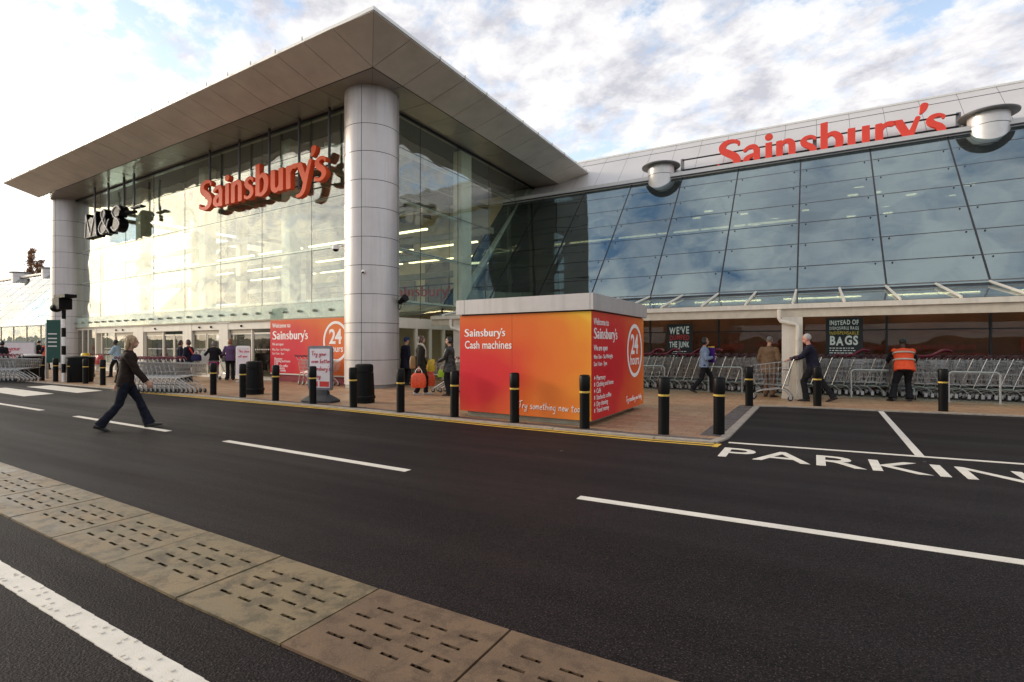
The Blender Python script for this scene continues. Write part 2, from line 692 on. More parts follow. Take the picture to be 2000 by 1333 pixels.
M_CHROME = pm("zinc_wire", (0.50, 0.50, 0.49), 0.30, 1.0, 0.12, 3.0)
M_MAROON = pm("maroon_plastic", (0.16, 0.018, 0.035), 0.4, 0, 0.25, 9)
M_GREYP = pm("grey_plastic", (0.16, 0.15, 0.15), 0.45, 0, 0.2, 9)
M_RUB = pm("rubber", (0.02, 0.02, 0.021), 0.6, 0, 0.2)
M_GLASS = glass("hall_glass", (0.90, 0.96, 0.91), 0.125, wave=0.028, wscale=0.8, dirt=0.012)
M_SOLAR = glass("solar_glass", (0.28, 0.34, 0.34), 0.30, wave=0.03, wscale=0.5, refl=(0.70, 0.86, 0.91), dirt=0.035)
M_STOREG = glass("store_shop_glass", (0.76, 0.75, 0.70), 0.02, wave=0.008, wscale=0.9)
M_DARKREFL = glass("dark_reflection_glass", (0.25, 0.33, 0.30), 0.05, wave=0.02, wscale=0.5, dirt=0.03)  # raking glass with a dark reflection put into its tint and weak mirror
M_SHOPG = glass("shop_glass", (0.74, 0.74, 0.70), 0.045, wave=0.006, wscale=0.9)
M_CANG = glass("canopy_glass", (0.80, 0.92, 0.88), 0.06, dirt=0.10)
M_BAND = glass("band_glass", (0.92, 0.97, 0.93), 0.07, wave=0.01, dirt=0.25)
# ================================================================== the setting
def structure(name, mb, mat, **k):
    o = mb.build(name, MATS[mat] if isinstance(mat, str) else mat, **k)
    o["kind"] = "structure"
    return o


ZP = 0.02                                    # pavement level (flush kerbs)
# ground to the horizon
structure("ground", MB().poly([(-900, -900, -0.03), (900, -900, -0.03), (900, 900, -0.03), (-900, 900, -0.03)]), "asphalt_far")
# road sheet
structure("road", MB().poly([(-130, -9, 0), (24, -9, 0), (24, 60, 0), (-130, 60, 0)]), "asphalt")

KERB = [(-130, 9.2), (-60, 9.12), (-28, 8.98), (-22, 8.92), (-15, 8.90), (-9.1, 8.80), (-4.9, 8.50), (-2.2, 8.42), (-1.30, 8.48)]
BAY = [(-1.20, 9.0), (-1.16, 14.08), (-0.6, 14.28), (1.3, 14.44), (4.0, 14.78), (24, 16.6)]
edge = KERB + BAY
pave = edge + [(24, 50), (-130, 50)]
structure("pavement", MB().prism(pave, -0.06, ZP), "block_paving")


def offset_line(pts, d):
    out = []
    for i, p in enumerate(pts):
        a = Vector(pts[max(i - 1, 0)]).to_2d() if False else Vector((*pts[max(i - 1, 0)], 0))
        b = Vector((*pts[min(i + 1, len(pts) - 1)], 0))
        t = (b - a).normalized()
        n = Vector((-t.y, t.x, 0))
        out.append((p[0] + n.x * d, p[1] + n.y * d))
    return out


def strip(pts, d0, d1, z):
    a, b = offset_line(pts, d0), offset_line(pts, d1)
    mb = MB()
    for i in range(len(pts) - 1):
        mb.poly([(*a[i], z), (*a[i + 1], z), (*b[i + 1], z), (*b[i], z)])
    return mb


def kerb_blocks(pts, d0, d1, L, z, gap=0.012, h=0.05, jit=0.003):
    """Kerb laid as separate stones along a line."""
    mb = MB()
    for (x0, y0), (x1, y1) in zip(pts, pts[1:]):
        t = Vector((x1 - x0, y1 - y0, 0))
        n = max(1, round(t.length / L))
        t /= n
        u = t.normalized()
        w = Vector((-u.y, u.x, 0))
        for k in range(n):
            a = Vector((x0, y0, 0)) + t * k + u * gap / 2
            b = Vector((x0, y0, 0)) + t * (k + 1) - u * gap / 2
            zz = z + random.uniform(-jit, jit)
            q = [a + w * d0, b + w * d0, b + w * d1, a + w * d1]
            mb.prism([(p.x, p.y) for p in q], z - h, zz)
    return mb


front = [p for p in KERB if p[0] > -31]
kerb_pts = front + BAY
structure("kerb", kerb_blocks(kerb_pts, -0.03, 0.10, 0.9, ZP + 0.006), "kerb_stone")
structure("kerb_edging", kerb_blocks(front[2:], 0.11, 0.30, 0.21, ZP + 0.005, 0.01), "dark_block")
structure("kerb_edging", kerb_blocks(BAY[:2], 0.11, 0.42, 0.2, ZP + 0.005, 0.01), "dark_block")
# paler forecourt band where the trolleys stand
fc = MB()
for k in range(26):
    x0 = -13.3 + k * 1.2
    fc.box(x0 + .006, x0 + 1.194, 17.42, 19.3, ZP - 0.02, ZP + 0.006)
structure("forecourt_slabs", fc, "forecourt")

# road markings
def mark(name, quads, z=0.004, mat="white_paint"):
    mb = MB()
    for q in quads:
        mb.prism(q, 0.0005, z)
    return structure(name, mb, mat)


def seg(x0, y0, x1, y1, w):
    t = Vector((x1 - x0, y1 - y0)).normalized()
    n = Vector((-t.y, t.x)) * w / 2
    return [(x0 - n.x, y0 - n.y), (x1 - n.x, y1 - n.y), (x1 + n.x, y1 + n.y), (x0 + n.x, y0 + n.y)]


mark("road_centre_line", [seg(-1.99, 4.80, 1.6, 4.87, 0.11), seg(-7.91, 4.93, -4.16, 4.82, 0.11),
                          seg(-13.40, 5.10, -9.66, 5.00, 0.11), seg(-19.2, 5.27, -15.27, 5.18, 0.11),
                          seg(3.9, 4.92, 7.7, 5.0, 0.11), seg(-25, 5.45, -21.2, 5.33, 0.11)])
ykerb = [p for p in KERB if p[0] > -16] 
ya = MB()
for d0, d1 in ((-0.125, -0.065), (-0.275, -0.215)):
    a, b = offset_line([(-19.5, 8.9)] + ykerb[1:], d0), offset_line([(-19.5, 8.9)] + ykerb[1:], d1)
    for i in range(len(a) - 1):
        ya.prism([a[i], a[i + 1], b[i + 1], b[i]], 0.0005, 0.004)
ya.prism([(-1.30, 8.17), (-1.22, 8.17), (-1.20, 8.44), (-1.28, 8.44)], 0.0005, 0.0045)
structure("yellow_lines", ya, "yellow_paint")
mark("bay_lines", [seg(-1.13, 8.64, 6.5, 9.20, 0.09), seg(1.23, 8.88, 1.30, 14.44, 0.10), seg(3.75, 9.1, 3.95, 14.75, 0.10)])
mark_word = []
mark("zebra_crossing", [[(-24.4, 7.85 - k * 1.28), (-24.5, 8.60 - k * 1.28), (-20.2, 8.42 - k * 1.28), (-19.9, 7.62 - k * 1.28)] for k in range(5)])
# broad worn white line in the near corner
lines_q = []
x = -9.0
wl = MB()
while x < -1.2:
    L = random.uniform(0.16, 0.2)
    y = 1.30 - (x + 2.4) * 0.022
    wl.prism([(x, y - 0.062), (x + L, y - 0.062), (x + L, y + 0.062), (x, y + 0.062)], 0.0005, 0.0055)
    for q in range(3):
        px, py = x + random.uniform(0.0, L), y + random.uniform(-.05, .05)
        wl.prism([(px, py - .008), (px + .025, py - .01), (px + .028, py + .008), (px + .003, py + .009)], 0.0057, 0.012)
    x += L
structure("edge_line", wl, "white_paint")

# pitted threshold slabs across the near carriageway
def pitted(mb, mbd, x0, x1, yn0, yf0, yn1, yf1, z):
    """One slab between x0 and x1 (near/far y given at both ends) with staggered slots let into it."""
    P = [0.0]
    sl = []
    nrow, ncol = 4, 4
    for r in range(nrow):
        for c in range(ncol):
            a = 0.12 + c * 0.205 + (0.05 if r % 2 else 0.0) + random.uniform(-.012, .012)
            sl.append((a, a + random.uniform(.115, .135), r))
    ps = sorted({0.0, 1.0} | {round(s[0], 4) for s in sl} | {round(s[1], 4) for s in sl})
    qs = [0.0]
    rows = []
    for r in range(nrow):
        q = 0.26 + r * 0.155
        qs += [q, q + 0.030]
        rows.append((q, q + 0.030))
    qs.append(1.0)
    def pos(p, q, zz):
        x = x0 + (x1 - x0) * p
        yn, yf = yn0 + (yn1 - yn0) * p, yf0 + (yf1 - yf0) * p
        return (x, yn + (yf - yn) * q, zz)
    def slot(p, q):
        for a, b, r in sl:
            if a - 1e-4 <= p <= b + 1e-4 and rows[r][0] - 1e-4 <= q <= rows[r][1] + 1e-4:
                return True
        return False
    for i in range(len(ps) - 1):
        for j in range(len(qs) - 1):
            pc, qc = (ps[i] + ps[i + 1]) / 2, (qs[j] + qs[j + 1]) / 2
            c4 = [(ps[i], qs[j]), (ps[i + 1], qs[j]), (ps[i + 1], qs[j + 1]), (ps[i], qs[j + 1])]
            if slot(pc, qc):
                d = random.uniform(0.012, 0.022)
                mbd.poly([pos(*c, z - d) for c in c4])
                for k in range(4):
                    a, b = c4[k], c4[(k + 1) % 4]
                    mb.poly([pos(*a, z), pos(*b, z), pos(*b, z - d), pos(*a, z - d)])
            else:
                mb.poly([pos(*c, z) for c in c4])
    for a, b in (((0, 0), (1, 0)), ((1, 0), (1, 1)), ((1, 1), (0, 1)), ((0, 1), (0, 0))):
        mb.poly([pos(*a, z), pos(*b, z), pos(*b, -0.02), pos(*a, -0.02)])


xs = [-12.35, -11.4, -10.45, -9.55, -8.65, -7.75, -6.85, -5.95, -5.05, -4.13, -3.22, -2.28, -1.36, -0.44, 0.5]
sA, sB, sd = MB(), MB(), MB()
for a, b in zip(xs, xs[1:]):
    yn = lambda x: 1.70 - min(0, x + 3.0) * 0.035
    yf = lambda x: 2.37 - min(0, x + 2.0) * 0.033
    pitted(sA if b < -2.0 else sB, sd, a + 0.007, b - 0.007, yn(a), yf(a), yn(b), yf(b), 0.016 + random.uniform(-.003, .003))
structure("threshold_slabs", sA, "concrete_slab", fix=False)
structure("threshold_slabs", sB, "sandstone_slab", fix=False)
structure("threshold_slots", sd, M_JOINT, fix=False)

# low hills behind the car park and beyond the store
hm = pm("hill_green", (0.055, 0.06, 0.025), 0.9, 0, 0.4, 0.03, world_co=True)
for nm, base, a0, a1, hh in (("hills", 260, 150, 400, 6), ("hills", 420, 120, 250, 9)):
    mb = MB()
    rings = []
    N = 420
    for k in range(N + 1):
        an = rad(a0 + (a1 - a0) * k / N)
        h = hh * (0.45 + 0.9 * mnoise.noise(Vector((k * 0.03, base * .01, 0))) ** 2 + 0.3 * abs(mnoise.noise(Vector((k * 0.16, 3, 0)))) + 0.4 * abs(mnoise.noise(Vector((k * 0.55, 5, 0)))))
        ends = min(1, k / 40, (N - k) / 40)
        h *= ends
        rings.append([(math.cos(an) * r, math.sin(an) * r, hz) for r, hz in ((base - 40, -0.5), (base - 20, h * .6), (base, h), (base + 40, h * .7), (base + 80, -0.5))])
    for A, B in zip(rings, rings[1:]):
        for j in range(4):
            mb.poly([A[j], A[j + 1], B[j + 1], B[j]])
    structure(nm, mb, hm, smooth=True)

# ================================================================== entrance pavilion
C1 = Vector((-13.58, 13.83, 0))
FE = Vector((-1, 0.04, 0)).normalized()       # along the front, leftwards
FN = Vector((0.04, 1, 0)).normalized()        # into the building
LF = 26.2                                     # length of the front
ZS, ZB, ZT = 2.52, 3.12, 10.26                # sill, band top, soffit


def MF(u, v, z):
    p = C1 + FE * u + FN * v
    return (p.x, p.y, z)


def MS(u, v, z):                              # side wall: u along +Y, v into the building (-X)
    return (C1.x - v, C1.y + u, z)


hall = wroot("entrance_hall", (C1.x, C1.y, 0))
tag(hall, "tall glazed entrance hall with two silver columns under a wide projecting roof", "building")

# columns
def column(cx, cy, h):
    R = 0.94
    mb, jb = MB(), MB()
    n = 64
    z = 0.14
    zs = [0.14, 0.98, 1.91, 2.24, 3.22, 4.19, 5.15, 6.13, 7.07, 8.03, 8.96, h]
    mb.lathe([(R, 0.14), (R, h)], n, (cx, cy, 0))
    c = mb.build("column", M_ALU, hall, smooth=True)
    for zz in zs[1:-1]:
        jb.lathe([(R + 0.001, zz - .009), (R + 0.003, zz - .009), (R + 0.003, zz + .009), (R + 0.001, zz + .009)], n, (cx, cy, 0))
    for an in (rad(-67), rad(-67 + 180), rad(23), rad(113)):
        a = Vector((math.cos(an), math.sin(an), 0))
        t = Vector((-a.y, a.x, 0)) * 0.007
        p = Vector((cx, cy, 0)) + a * (R + 0.0035)
        q = Vector((cx, cy, 0)) + a * (R - 0.02)
        jb.prism([((q - t).x, (q - t).y), ((p - t).x, (p - t).y), ((p + t).x, (p + t).y), ((q + t).x, (q + t).y)], 0.15, h - .01)
    j = jb.build("cladding_joints", M_JOINT, c)
    b = MB()
    b.lathe([(R - 0.03, 0.0), (R - 0.03, 0.139)], n, (cx, cy, 0)).build("plinth", pm("plinth_metal", (0.30, 0.29, 0.28), .45, .6), c, smooth=True)
    b = MB()
    b.lathe([(R + 0.012, 0.14), (R + 0.012, 0.165)], n, (cx, cy, 0)).build("base_trim", M_ALU, c, smooth=True)
    return c


column(C1.x, C1.y, ZT)
C2 = C1 + FE * LF
column(C2.x, C2.y, ZT)

# roof: flat soffit, tilted wing panels, thin fascia
ov1, ov2 = 1.47, 3.05                         # fold line and eave beyond the glass
ZF, ZE = ZT, 10.70
UL = LF + 0.2                                 # the wing is cut square at its left end
UR, DEP = ov2, 14.0                           # right wing, depth along +Y


def R_(u, v, z):
    return MF(u, v, z)


fold_r, eave_r = C1.x + ov1, C1.x + ov2
def fl(u, out):                               # point beyond the front glass
    p = C1 + FE * u - FN * out
    return (p.x, p.y)
fold_c = (fold_r, C1.y - ov1)
eave_c = (eave_r, C1.y - ov2)
YB = C1.y + DEP
sof = MB()
# wing panels (front), separate panels with open joints
nf = 22
def lerp(a, b, t): return tuple(a[i] + (b[i] - a[i]) * t for i in range(len(a)))
eL = (*fl(UL, ov2), ZE); fL = (*fl(UL, ov1), ZF)
eC = (*eave_c, ZE); fC = (*fold_c, ZF)
eR = (eave_r, YB, ZE); fR = (fold_r, YB, ZF)
sR0 = (C1.x - 0.2, YB, ZF)
g = 0.005


def panel(mb, a, b, c, d, th=0.012):
    """Panel between four corners with a small gap at each joint; hangs below the structural deck."""
    cen = tuple(sum(p[i] for p in (a, b, c, d)) / 4 for i in range(3))
    def sh(p):
        v = Vector(p) - Vector(cen)
        L = v.length
        return tuple(Vector(cen) + v * max(0, (L - 0.017) / L)) if L > 0.03 else p
    q = [sh(p) for p in (a, b, c, d)]
    lo = [mb.pt(p) for p in q]
    hi = [mb.pt((p[0], p[1], p[2] + th)) for p in q]
    mb.f.append(lo)
    mb.f.append(hi[::-1])
    for k in range(4):
        mb.f.append([lo[k], lo[(k + 1) % 4], hi[(k + 1) % 4], hi[k]])


wing = MB()
# panel joints on the front: 1.31 m modules measured from the corner fold
L_f = (Vector(fC) - Vector(fL)).length
nmod = 21
for k in range(nmod):
    t0, t1 = k / nmod, (k + 1) / nmod
    def ep(t):                                # eave point square to the fold point
        f = Vector(lerp(fC, fL, t)); return (f.x - FN.x * (ov2 - ov1), f.y - FN.y * (ov2 - ov1), ZE)
    panel(wing, ep(t0), ep(t1), lerp(fC, fL, t1), lerp(fC, fL, t0))
    e0 = ep(0)
nms = 11
for k in range(nms):
    t0, t1 = k / nms, (k + 1) / nms
    def er(t):
        f = lerp(fC, fR, t); return (f[0] + ov2 - ov1, f[1], ZE)
    panel(wing, lerp(fC, fR, t0), lerp(fC, fR, t1), er(t1), er(t0))
panel(wing, fC, e0, eC, (fC[0] - 1e-4, fC[1], fC[2]))
panel(wing, fC, eC, (fC[0] + ov2 - ov1, fC[1], ZE), (fC[0], fC[1] + 1e-4, fC[2]))
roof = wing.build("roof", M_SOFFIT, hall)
# inner flat soffit
flat = MB()
for k in range(nmod):
    t0, t1 = k / nmod, (k + 1) / nmod
    a, b = lerp(fC, fL, t0), lerp(fC, fL, t1)
    ins = lambda p: (p[0] + FN.x * (ov1 + 0.3), p[1] + FN.y * (ov1 + 0.3), ZF)
    if k == 0:
        dgp = (fC[0] - (fC[0] - b[0]), fC[1] + (fC[0] - b[0]), ZF)
        panel(flat, a, b, dgp, (dgp[0], dgp[1] - .0005, ZF))
    else:
        panel(flat, a, b, ins(b), ins(a))
for k in range(nms):
    t0, t1 = k / nms, (k + 1) / nms
    a, b = lerp(fC, fR, t0), lerp(fC, fR, t1)
    ins = lambda p: (C1.x - 0.3, p[1], ZF)
    if k == 0:
        dgp = (fC[0] - (b[1] - fC[1]), b[1], ZF)
        panel(flat, a, b, dgp, (dgp[0] + .0005, dgp[1], ZF))
    else:
        panel(flat, a, b, ins(b), ins(a))
# overhang beyond the left end
oh = MB()
for k in range(8):
    v0, v1 = -ov1 + 0.02 + k * 1.7, -ov1 + 0.02 + (k + 1) * 1.7
    panel(oh, MF(LF + .25, v0, ZF + .002), MF(LF + .25, v1, ZF + .002), MF(LF - 0.6, v1, ZF + .002), MF(LF - 0.6, v0, ZF + .002)) if v0 > 0.3 else None
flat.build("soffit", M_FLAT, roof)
fg = MB()
for (p, q_) in ((fL, fC), (fC, fR)):
    d_ = Vector((q_[0] - p[0], q_[1] - p[1], 0)).normalized()
    w_ = Vector((-d_.y, d_.x, 0)) * .018
    fg.prism([(p[0] - w_.x, p[1] - w_.y), (q_[0] - w_.x, q_[1] - w_.y), (q_[0] + w_.x, q_[1] + w_.y), (p[0] + w_.x, p[1] + w_.y)], ZF - .006, ZF - .001)
fg.build("fold_joint", M_JOINT, roof)
oh.build("overhang_soffit", M_SOFFIT, roof)
# dark deck above the joints + top of the roof
deck = MB()
deck.poly([(*eL[:2], ZE + .02), (*eC[:2], ZE + .02), (*fC[:2], ZF + .02), (*fL[:2], ZF + .02)])
deck.poly([(*eC[:2], ZE + .02), (*eR[:2], ZE + .02), (*fR[:2], ZF + .02), (*fC[:2], ZF + .02)])
deck.poly([(*fL[:2], ZF + .02), (*fC[:2], ZF + .02), (*fR[:2], ZF + .02), (*MF(LF, DEP, ZF + .02)[:2], ZF + .02)])
deck.build("roof_deck", M_JOINT, roof)
top = MB()
tl = MF(UL, DEP, 0)
pts = [(eL[0], eL[1]), (eC[0], eC[1]), (eR[0], eR[1]), (tl[0], tl[1])]
top.prism(pts, ZE + 0.03, ZE + 0.13)
top.build("roof_edge", M_FASCIA, roof)
lug = MB()
for k in range(1, nmod):
    x, y, z = ep(k / nmod)
    lug.box(x - .015, x + .015, y - .03, y - .002, ZE + 0.035, ZE + 0.15)
for k in range(1, nms):
    x, y, z = er(k / nms)
    lug.box(x + .002, x + .03, y - .015, y + .015, ZE + 0.035, ZE + 0.15)
lug.build("joint_clips", M_STEEL, roof)
end = MB()
end.poly([eL, fL, (fL[0], fL[1], ZE + .03), (eL[0], eL[1], ZE + .03)])
end.poly([eR, fR, (fR[0], fR[1], ZE + .03), (eR[0], eR[1], ZE + .03)])
build_split(end, "wing_end", M_SOFFIT, roof)

# front glazing: eight bays, five rows
UJ = [0.0, 3.3, 6.5, 9.6, 12.7, 15.75, 18.85, 22.0, LF]
ZJ = [ZB, 5.13, 7.04, 8.96, ZT]
for i in range(len(UJ) - 1):
    mb = MB(MF)
    for j in range(len(ZJ) - 1):
        a_, b_ = UJ[i] + .008, UJ[i + 1] - .008
        j4 = [random.uniform(-.007, .007) for _ in range(4)]
        q = [(a_, ZJ[j] + .008), (b_, ZJ[j] + .008), (b_, ZJ[j + 1] - .008), (a_, ZJ[j + 1] - .008)]
        n0 = [mb.pt((u, -.01 + t, z)) for (u, z), t in zip(q, j4)]
        n1 = [mb.pt((u, .01 + t, z)) for (u, z), t in zip(q, j4)]
        mb.f += [n0, n1[::-1]] + [[n0[k], n0[(k + 1) % 4], n1[(k + 1) % 4], n1[k]] for k in range(4)]
    mb.build("glass_bay", M_GLASS, hall)
mb = MB(MF)
for u in UJ[1:-1]:
    mb.box(u - .010, u + .010, -0.008, 0.012, ZB, ZT)
for z in ZJ[1:-1]:
    mb.box(0.2, LF - .2, -0.009, 0.011, z - .009, z + .009)
mb.build("glazing_joints", pm("silicone_joint", (0.06, 0.055, 0.045), .6), hall)
mb = MB(MF)
mb.box(0, LF + .9, -0.06, 0.03, ZT - 0.10, ZT - 0.005)
mb.build("head_rail", M_BLACKM, hall)
# green band with button fixings and the sill
mb = MB(MF)
for i in range(len(UJ) - 1):
    mb.box(UJ[i] + .006, UJ[i + 1] - .006, -0.04, -0.022, ZS + .04, ZB - 0.01)
mb.build("band_panel", M_BAND, hall)
mb = MB(MF)
mb.box(0.6, LF + 0.9, -0.02, 0.0, ZS + .03, ZB)
mb.build("band_backing", pm("band_grey_green", (0.66, 0.70, 0.60), .5), hall)
mb = MB(MF)
mb.box(0.6, LF + .95, -0.07, 0.0, ZS - 0.02, ZS + .03)
mb.build("sill_rail", pm("sill_bronze", (0.22, 0.18, 0.12), .4, .4), hall)
fit = MB()
u = 1.2
while u < LF:
    for z in (ZS + .30,):
        p = Vector(MF(u, -0.04, z))
        fit.lathe([(0.02, -0.14), (0.03, -.13), (0.055, -.07), (0.055, 0.0)], 10, (p.x, p.y, p.z), 'y')
    u += 0.92
fit.build("button_fixings", pm("brushed_fixing", (0.40, 0.42, 0.36), .35, .7), hall, smooth=True)
fit = MB()
for z in ZJ[1:-1]:
    for u in UJ[1:-1]:
        for du in (-.14, .14):
            for dz in (-.12, .12):
                p = Vector(MF(u + du, 0.03, z + dz))
                fit.ball(p, .028, 6, 4)
fit.build("spider_fittings", M_STEEL, hall)

# ground-floor front: frames, doors and printed panel
fr = MB(MF)
def frame(u0, u1, v0, v1, z0, z1): fr.box(u0, u1, v0, v1, z0, z1)
ZD = 2.16
# white piers and heads (u measured from the right column)
piers = [(4.55, 5.72), (9.05, 9.75), (12.1, 12.9), (16.9, 18.0), (22.55, 22.7)]
for a, b in piers:
    frame(a, b, 0.0, 0.22, 0.02, ZS - 0.03)
frame(5.72, 22.55, 0.012, 0.2, ZD + .02, ZS - 0.03)
frame(22.7, LF + .4, 0.02, 0.1, ZS - .13, ZS - .03)
for u in (22.7, 23.7, 24.5, 25.3):
    frame(u, u + .09, 0.03, 0.12, 0.03, ZS - .13)
for a in (5.72, 7.3, 9.75, 12.9, 14.9, 16.8, 18.0, 20.3, 22.0):
    frame(a + .001, a + .075, 0.06, 0.16, 0.03, ZD + .02)
frame(5.72, 22.55, 0.07, 0.15, 0.021, 0.09)
fr.build("door_surround", M_WHITEF, hall)
wn = pm("door_header", (0.30, 0.26, 0.2), .45, .3)
mb = MB(MF)
for a, b in ((7.375, 9.05), (9.825, 12.1), (14.975, 16.8), (18.08, 20.3)):
    mb.box(a, b, 0.09, 0.14, ZD - .13, ZD + .02)
build_split(mb, "door_header", wn, hall)
sens = MB()
for u in (8.0, 10.4, 11.4, 15.6, 19.2, 20.0):
    p = MF(u, -0.01, ZS - .2)
    sens.ball(p, .05, 10, 6)
build_split(sens, "door_sensor", M_BLACK, hall, smooth=True)


def sliding_door(u0, u1):
    p = Vector(MF((u0 + u1) / 2, 0.1, 0.02))
    mb = MB(MF)
    for a, b in ((u0 + .002, u0 + .06), (u1 - .06, u1 - .002)):
        mb.box(a, b, 0.10, 0.14, 0.03, ZD - .135)
    mb.box(u0 + .06, u1 - .06, 0.10, 0.14, ZD - .2, ZD - .135)
    mb.box(u0 + .06, u1 - .06, 0.10, 0.14, 0.095, .17)
    d = mb.build("door", pm("door_frame", (0.55, 0.50, 0.42), .4, .3), hall)
    MB(MF).box(u0 + .061, u1 - .061, 0.115, 0.13, .171, ZD - .201).build("door_pane", M_SHOPG, d)
    m = MB(MF)
    n = int((u1 - u0 - .2) / .13)
    for k in range(n):
        uu = u0 + .12 + k * .13
        m.box(uu, uu + .045, 0.098, 0.112, 1.28, 1.33)
    m.build("manifestation_dots", M_WHITE, d)
    return d


for a, b in ((5.8, 7.3), (7.38, 9.05), (9.83, 10.9), (10.98, 12.1), (12.98, 13.9), (13.95, 14.9), (14.98, 16.8), (18.08, 19.1), (19.2, 20.3), (20.38, 22.0)):
    sliding_door(a, b)
mb = MB(MF)
for a, b in ((22.79, 23.69), (23.8, 24.49), (24.6, 25.29), (25.4, 26.1)):
    mb.box(a, b, 0.06, 0.075, 0.1, ZS - .14)
build_split(mb, "window", M_SHOPG, hall)

# printed welcome panel on the front (carries its own lettering, see below)
WP_U0, WP_U1, WP_Z0, WP_Z1 = 0.95, 5.82, 0.36, ZS - 0.022
wel = MB()
wel.box(0, WP_U1 - WP_U0, -0.03, 0.0, 0, WP_Z1 - WP_Z0)
wpan = wel.build("printed_panel", print_mat("welcome_print", 0.6, 0.6, 4.6, 2.5, [(0.0, (0.62, 0.02, 0.045)), (0.35, (0.64, 0.03, 0.045)), (0.62, (0.70, 0.11, 0.035)), (0.9, (0.74, 0.18, 0.04))]), None)
wp_o = Vector(MF(WP_U1, -0.045, WP_Z0))
wpan.location = wp_o - Vector((C1.x, C1.y, 0))
wpan.rotation_euler = (0, 0, math.atan2(-FE.y, -FE.x))
wpan.parent = hall
mb = MB(MF)
mb.box(WP_U0, WP_U1, -0.075, 0.0, WP_Z0 - .05, WP_Z0 - .002)
mb.build("panel_rail", M_WHITEF, hall)
mb = MB(MF)
mb.box(WP_U0, WP_U1, -0.02, 0.0, 0.03, WP_Z0 - .051)
mb.build("panel_base", pm("dark_red_base", (0.25, 0.02, 0.03), .5), hall)

# side glazing towards the store
UJS = [0.0, 2.65, 5.2, 7.75, 10.3, 13.0]
for i in range(len(UJS) - 1):
    mb = MB(MS)
    for j in range(len(ZJ) - 1):
        mb.box(UJS[i] + .008, UJS[i + 1] - .008, -0.01, 0.01, ZJ[j] + .008, ZJ[j + 1] - .008)
    if UJS[i] < 5.6:
        mb.box(UJS[i] + .008, min(5.6, UJS[i + 1]) - .008, -0.01, 0.01, ZS + .04, ZB - .008)
    mb.build("glass_bay", M_GLASS, hall)
mb = MB(MS)
for u in UJS[1:-1]:
    mb.box(u - .010, u + .010, -0.012, 0.008, ZS if u < 5.6 else ZB, ZT)
for z in ZJ[:-1]:
    mb.box(0.2, 13, -0.011, 0.009, z - .009, z + .009)
mb.build("glazing_joints", MATS["silicone_joint"], hall)
mb = MB(MS)
mb.box(0.3, 13.2, -0.03, 0.05, ZT - .10, ZT - .005)
mb.build("head_rail", M_BLACKM, hall)
tb = MB()
for z in (5.13 + .05, 7.04 + .05, ZB + .05):
    tb.tube([MS(0.5, 0.28, z), MS(6.2, 0.28, z)], 0.075, 10)
    for k in range(5):
        p = MS(0.9 + k * 1.3, 0.14, z)
        tb.tube([MS(0.9 + k * 1.3, 0.28, z), MS(0.9 + k * 1.3, 0.03, z)], .02, 6)
build_split(tb, "wind_beam", M_STEEL, hall, smooth=True)
tb = MB()
tb.tube([MS(6.2, 0.25, 4.0), MS(12.2, 0.25, 10.0)], 0.16, 12)
tb.build("raking_tube", pm("green_grey_steel", (0.42, 0.44, 0.38), .4, .1), hall, smooth=True)
mb = MB(MS)
mb.box(5.55, 6.35, 0.06, 0.5, 0.03, ZT - .1)
build_split(mb, "corner_post", M_CREAM, hall)
mb = MB(MS)
mb.box(12.9, 13.25, -0.10, 0.2, ZT - 0.9, ZT - .11)
build_split(mb, "corner_post", M_WHITEF, hall)
# side ground floor
fr = MB(MS)
fr.box(1.0, 5.5, 0.02, .2, 2.14, ZS + .02)
for a in (1.0, 2.4, 3.3, 4.2, 5.3):
    fr.box(a, a + .12, 0.03, .18, 0.03, 2.14)
fr.build("door_surround", M_WHITEF, hall)
mb = MB(MS)
for a, b in ((1.13, 2.39), (2.53, 3.29), (3.43, 4.19), (4.33, 5.29)):
    mb.box(a, b, 0.08, .095, 0.06, 2.13)
build_split(mb, "window", M_SHOPG, hall)

# hall interior
it = MB(MF)
it.box(0.5, LF + 2, 0.5, 12.8, 0.015, 0.026)
it.build("hall_floor", pm("hall_floor", (0.34, 0.29, 0.22), .35), hall)
it = MB(MF)
it.box(-0.5, LF + 2, 12.8, 13.0, 0.03, ZT - .02)
it.build("back_wall", pm("hall_wall", (0.76, 0.66, 0.46), .6, 0, .06, .4), hall)
it = MB(MF)
for u in (6.0, 12.6, 19.2, 25.2):
    it.box(u - .28, u + .28, 0.75, 1.3, 0.03, ZT - .03)
    it.box(u - .25, u + .25, 6.5, 7.0, 0.03, ZT - .03)
build_split(it, "inner_column", pm("inner_column", (0.70, 0.64, 0.52), .5), hall)
it = MB(MF)
for z in (5.0, 7.0):
    it.box(0.8, LF, 3.2, 3.45, z, z + .22)
    it.box(0.8, LF, 8.6, 8.9, z + .1, z + .4)
for u in np.arange(1.5, LF, 2.2):
    it.box(u, u + .12, 1.0, 12.6, 9.5, 9.75)
build_split(it, "inner_beam", pm("inner_beam", (0.34, 0.31, 0.25), .5), hall)
it = MB()
for z in (ZB + .12, 5.25, 7.16, 9.08):
    it.tube([MF(0.9, 0.35, z), MF(LF - .5, 0.35, z)], 0.07, 8)
build_split(it, "wind_beam", M_STEEL, hall, smooth=True)
it = MB(MF)
it.box(0.5, LF + 1, 9.2, 12.8, 3.4, 3.75)
it.build("mezzanine_floor", pm("mezzanine", (0.5, 0.45, 0.36), .6), hall)
it = MB(MF)
for v in (4.0, 7.7, 11.3):
    for k in range(6):
        it.box(1.0 + k * 4.2, 1.0 + k * 4.2 + 3.6, v, v + .12, 6.35 + .02 * v, 6.42 + .02 * v)
build_split(it, "strip_light", emis("strip_glow", (1.0, 0.84, 0.48), 3.2), hall)
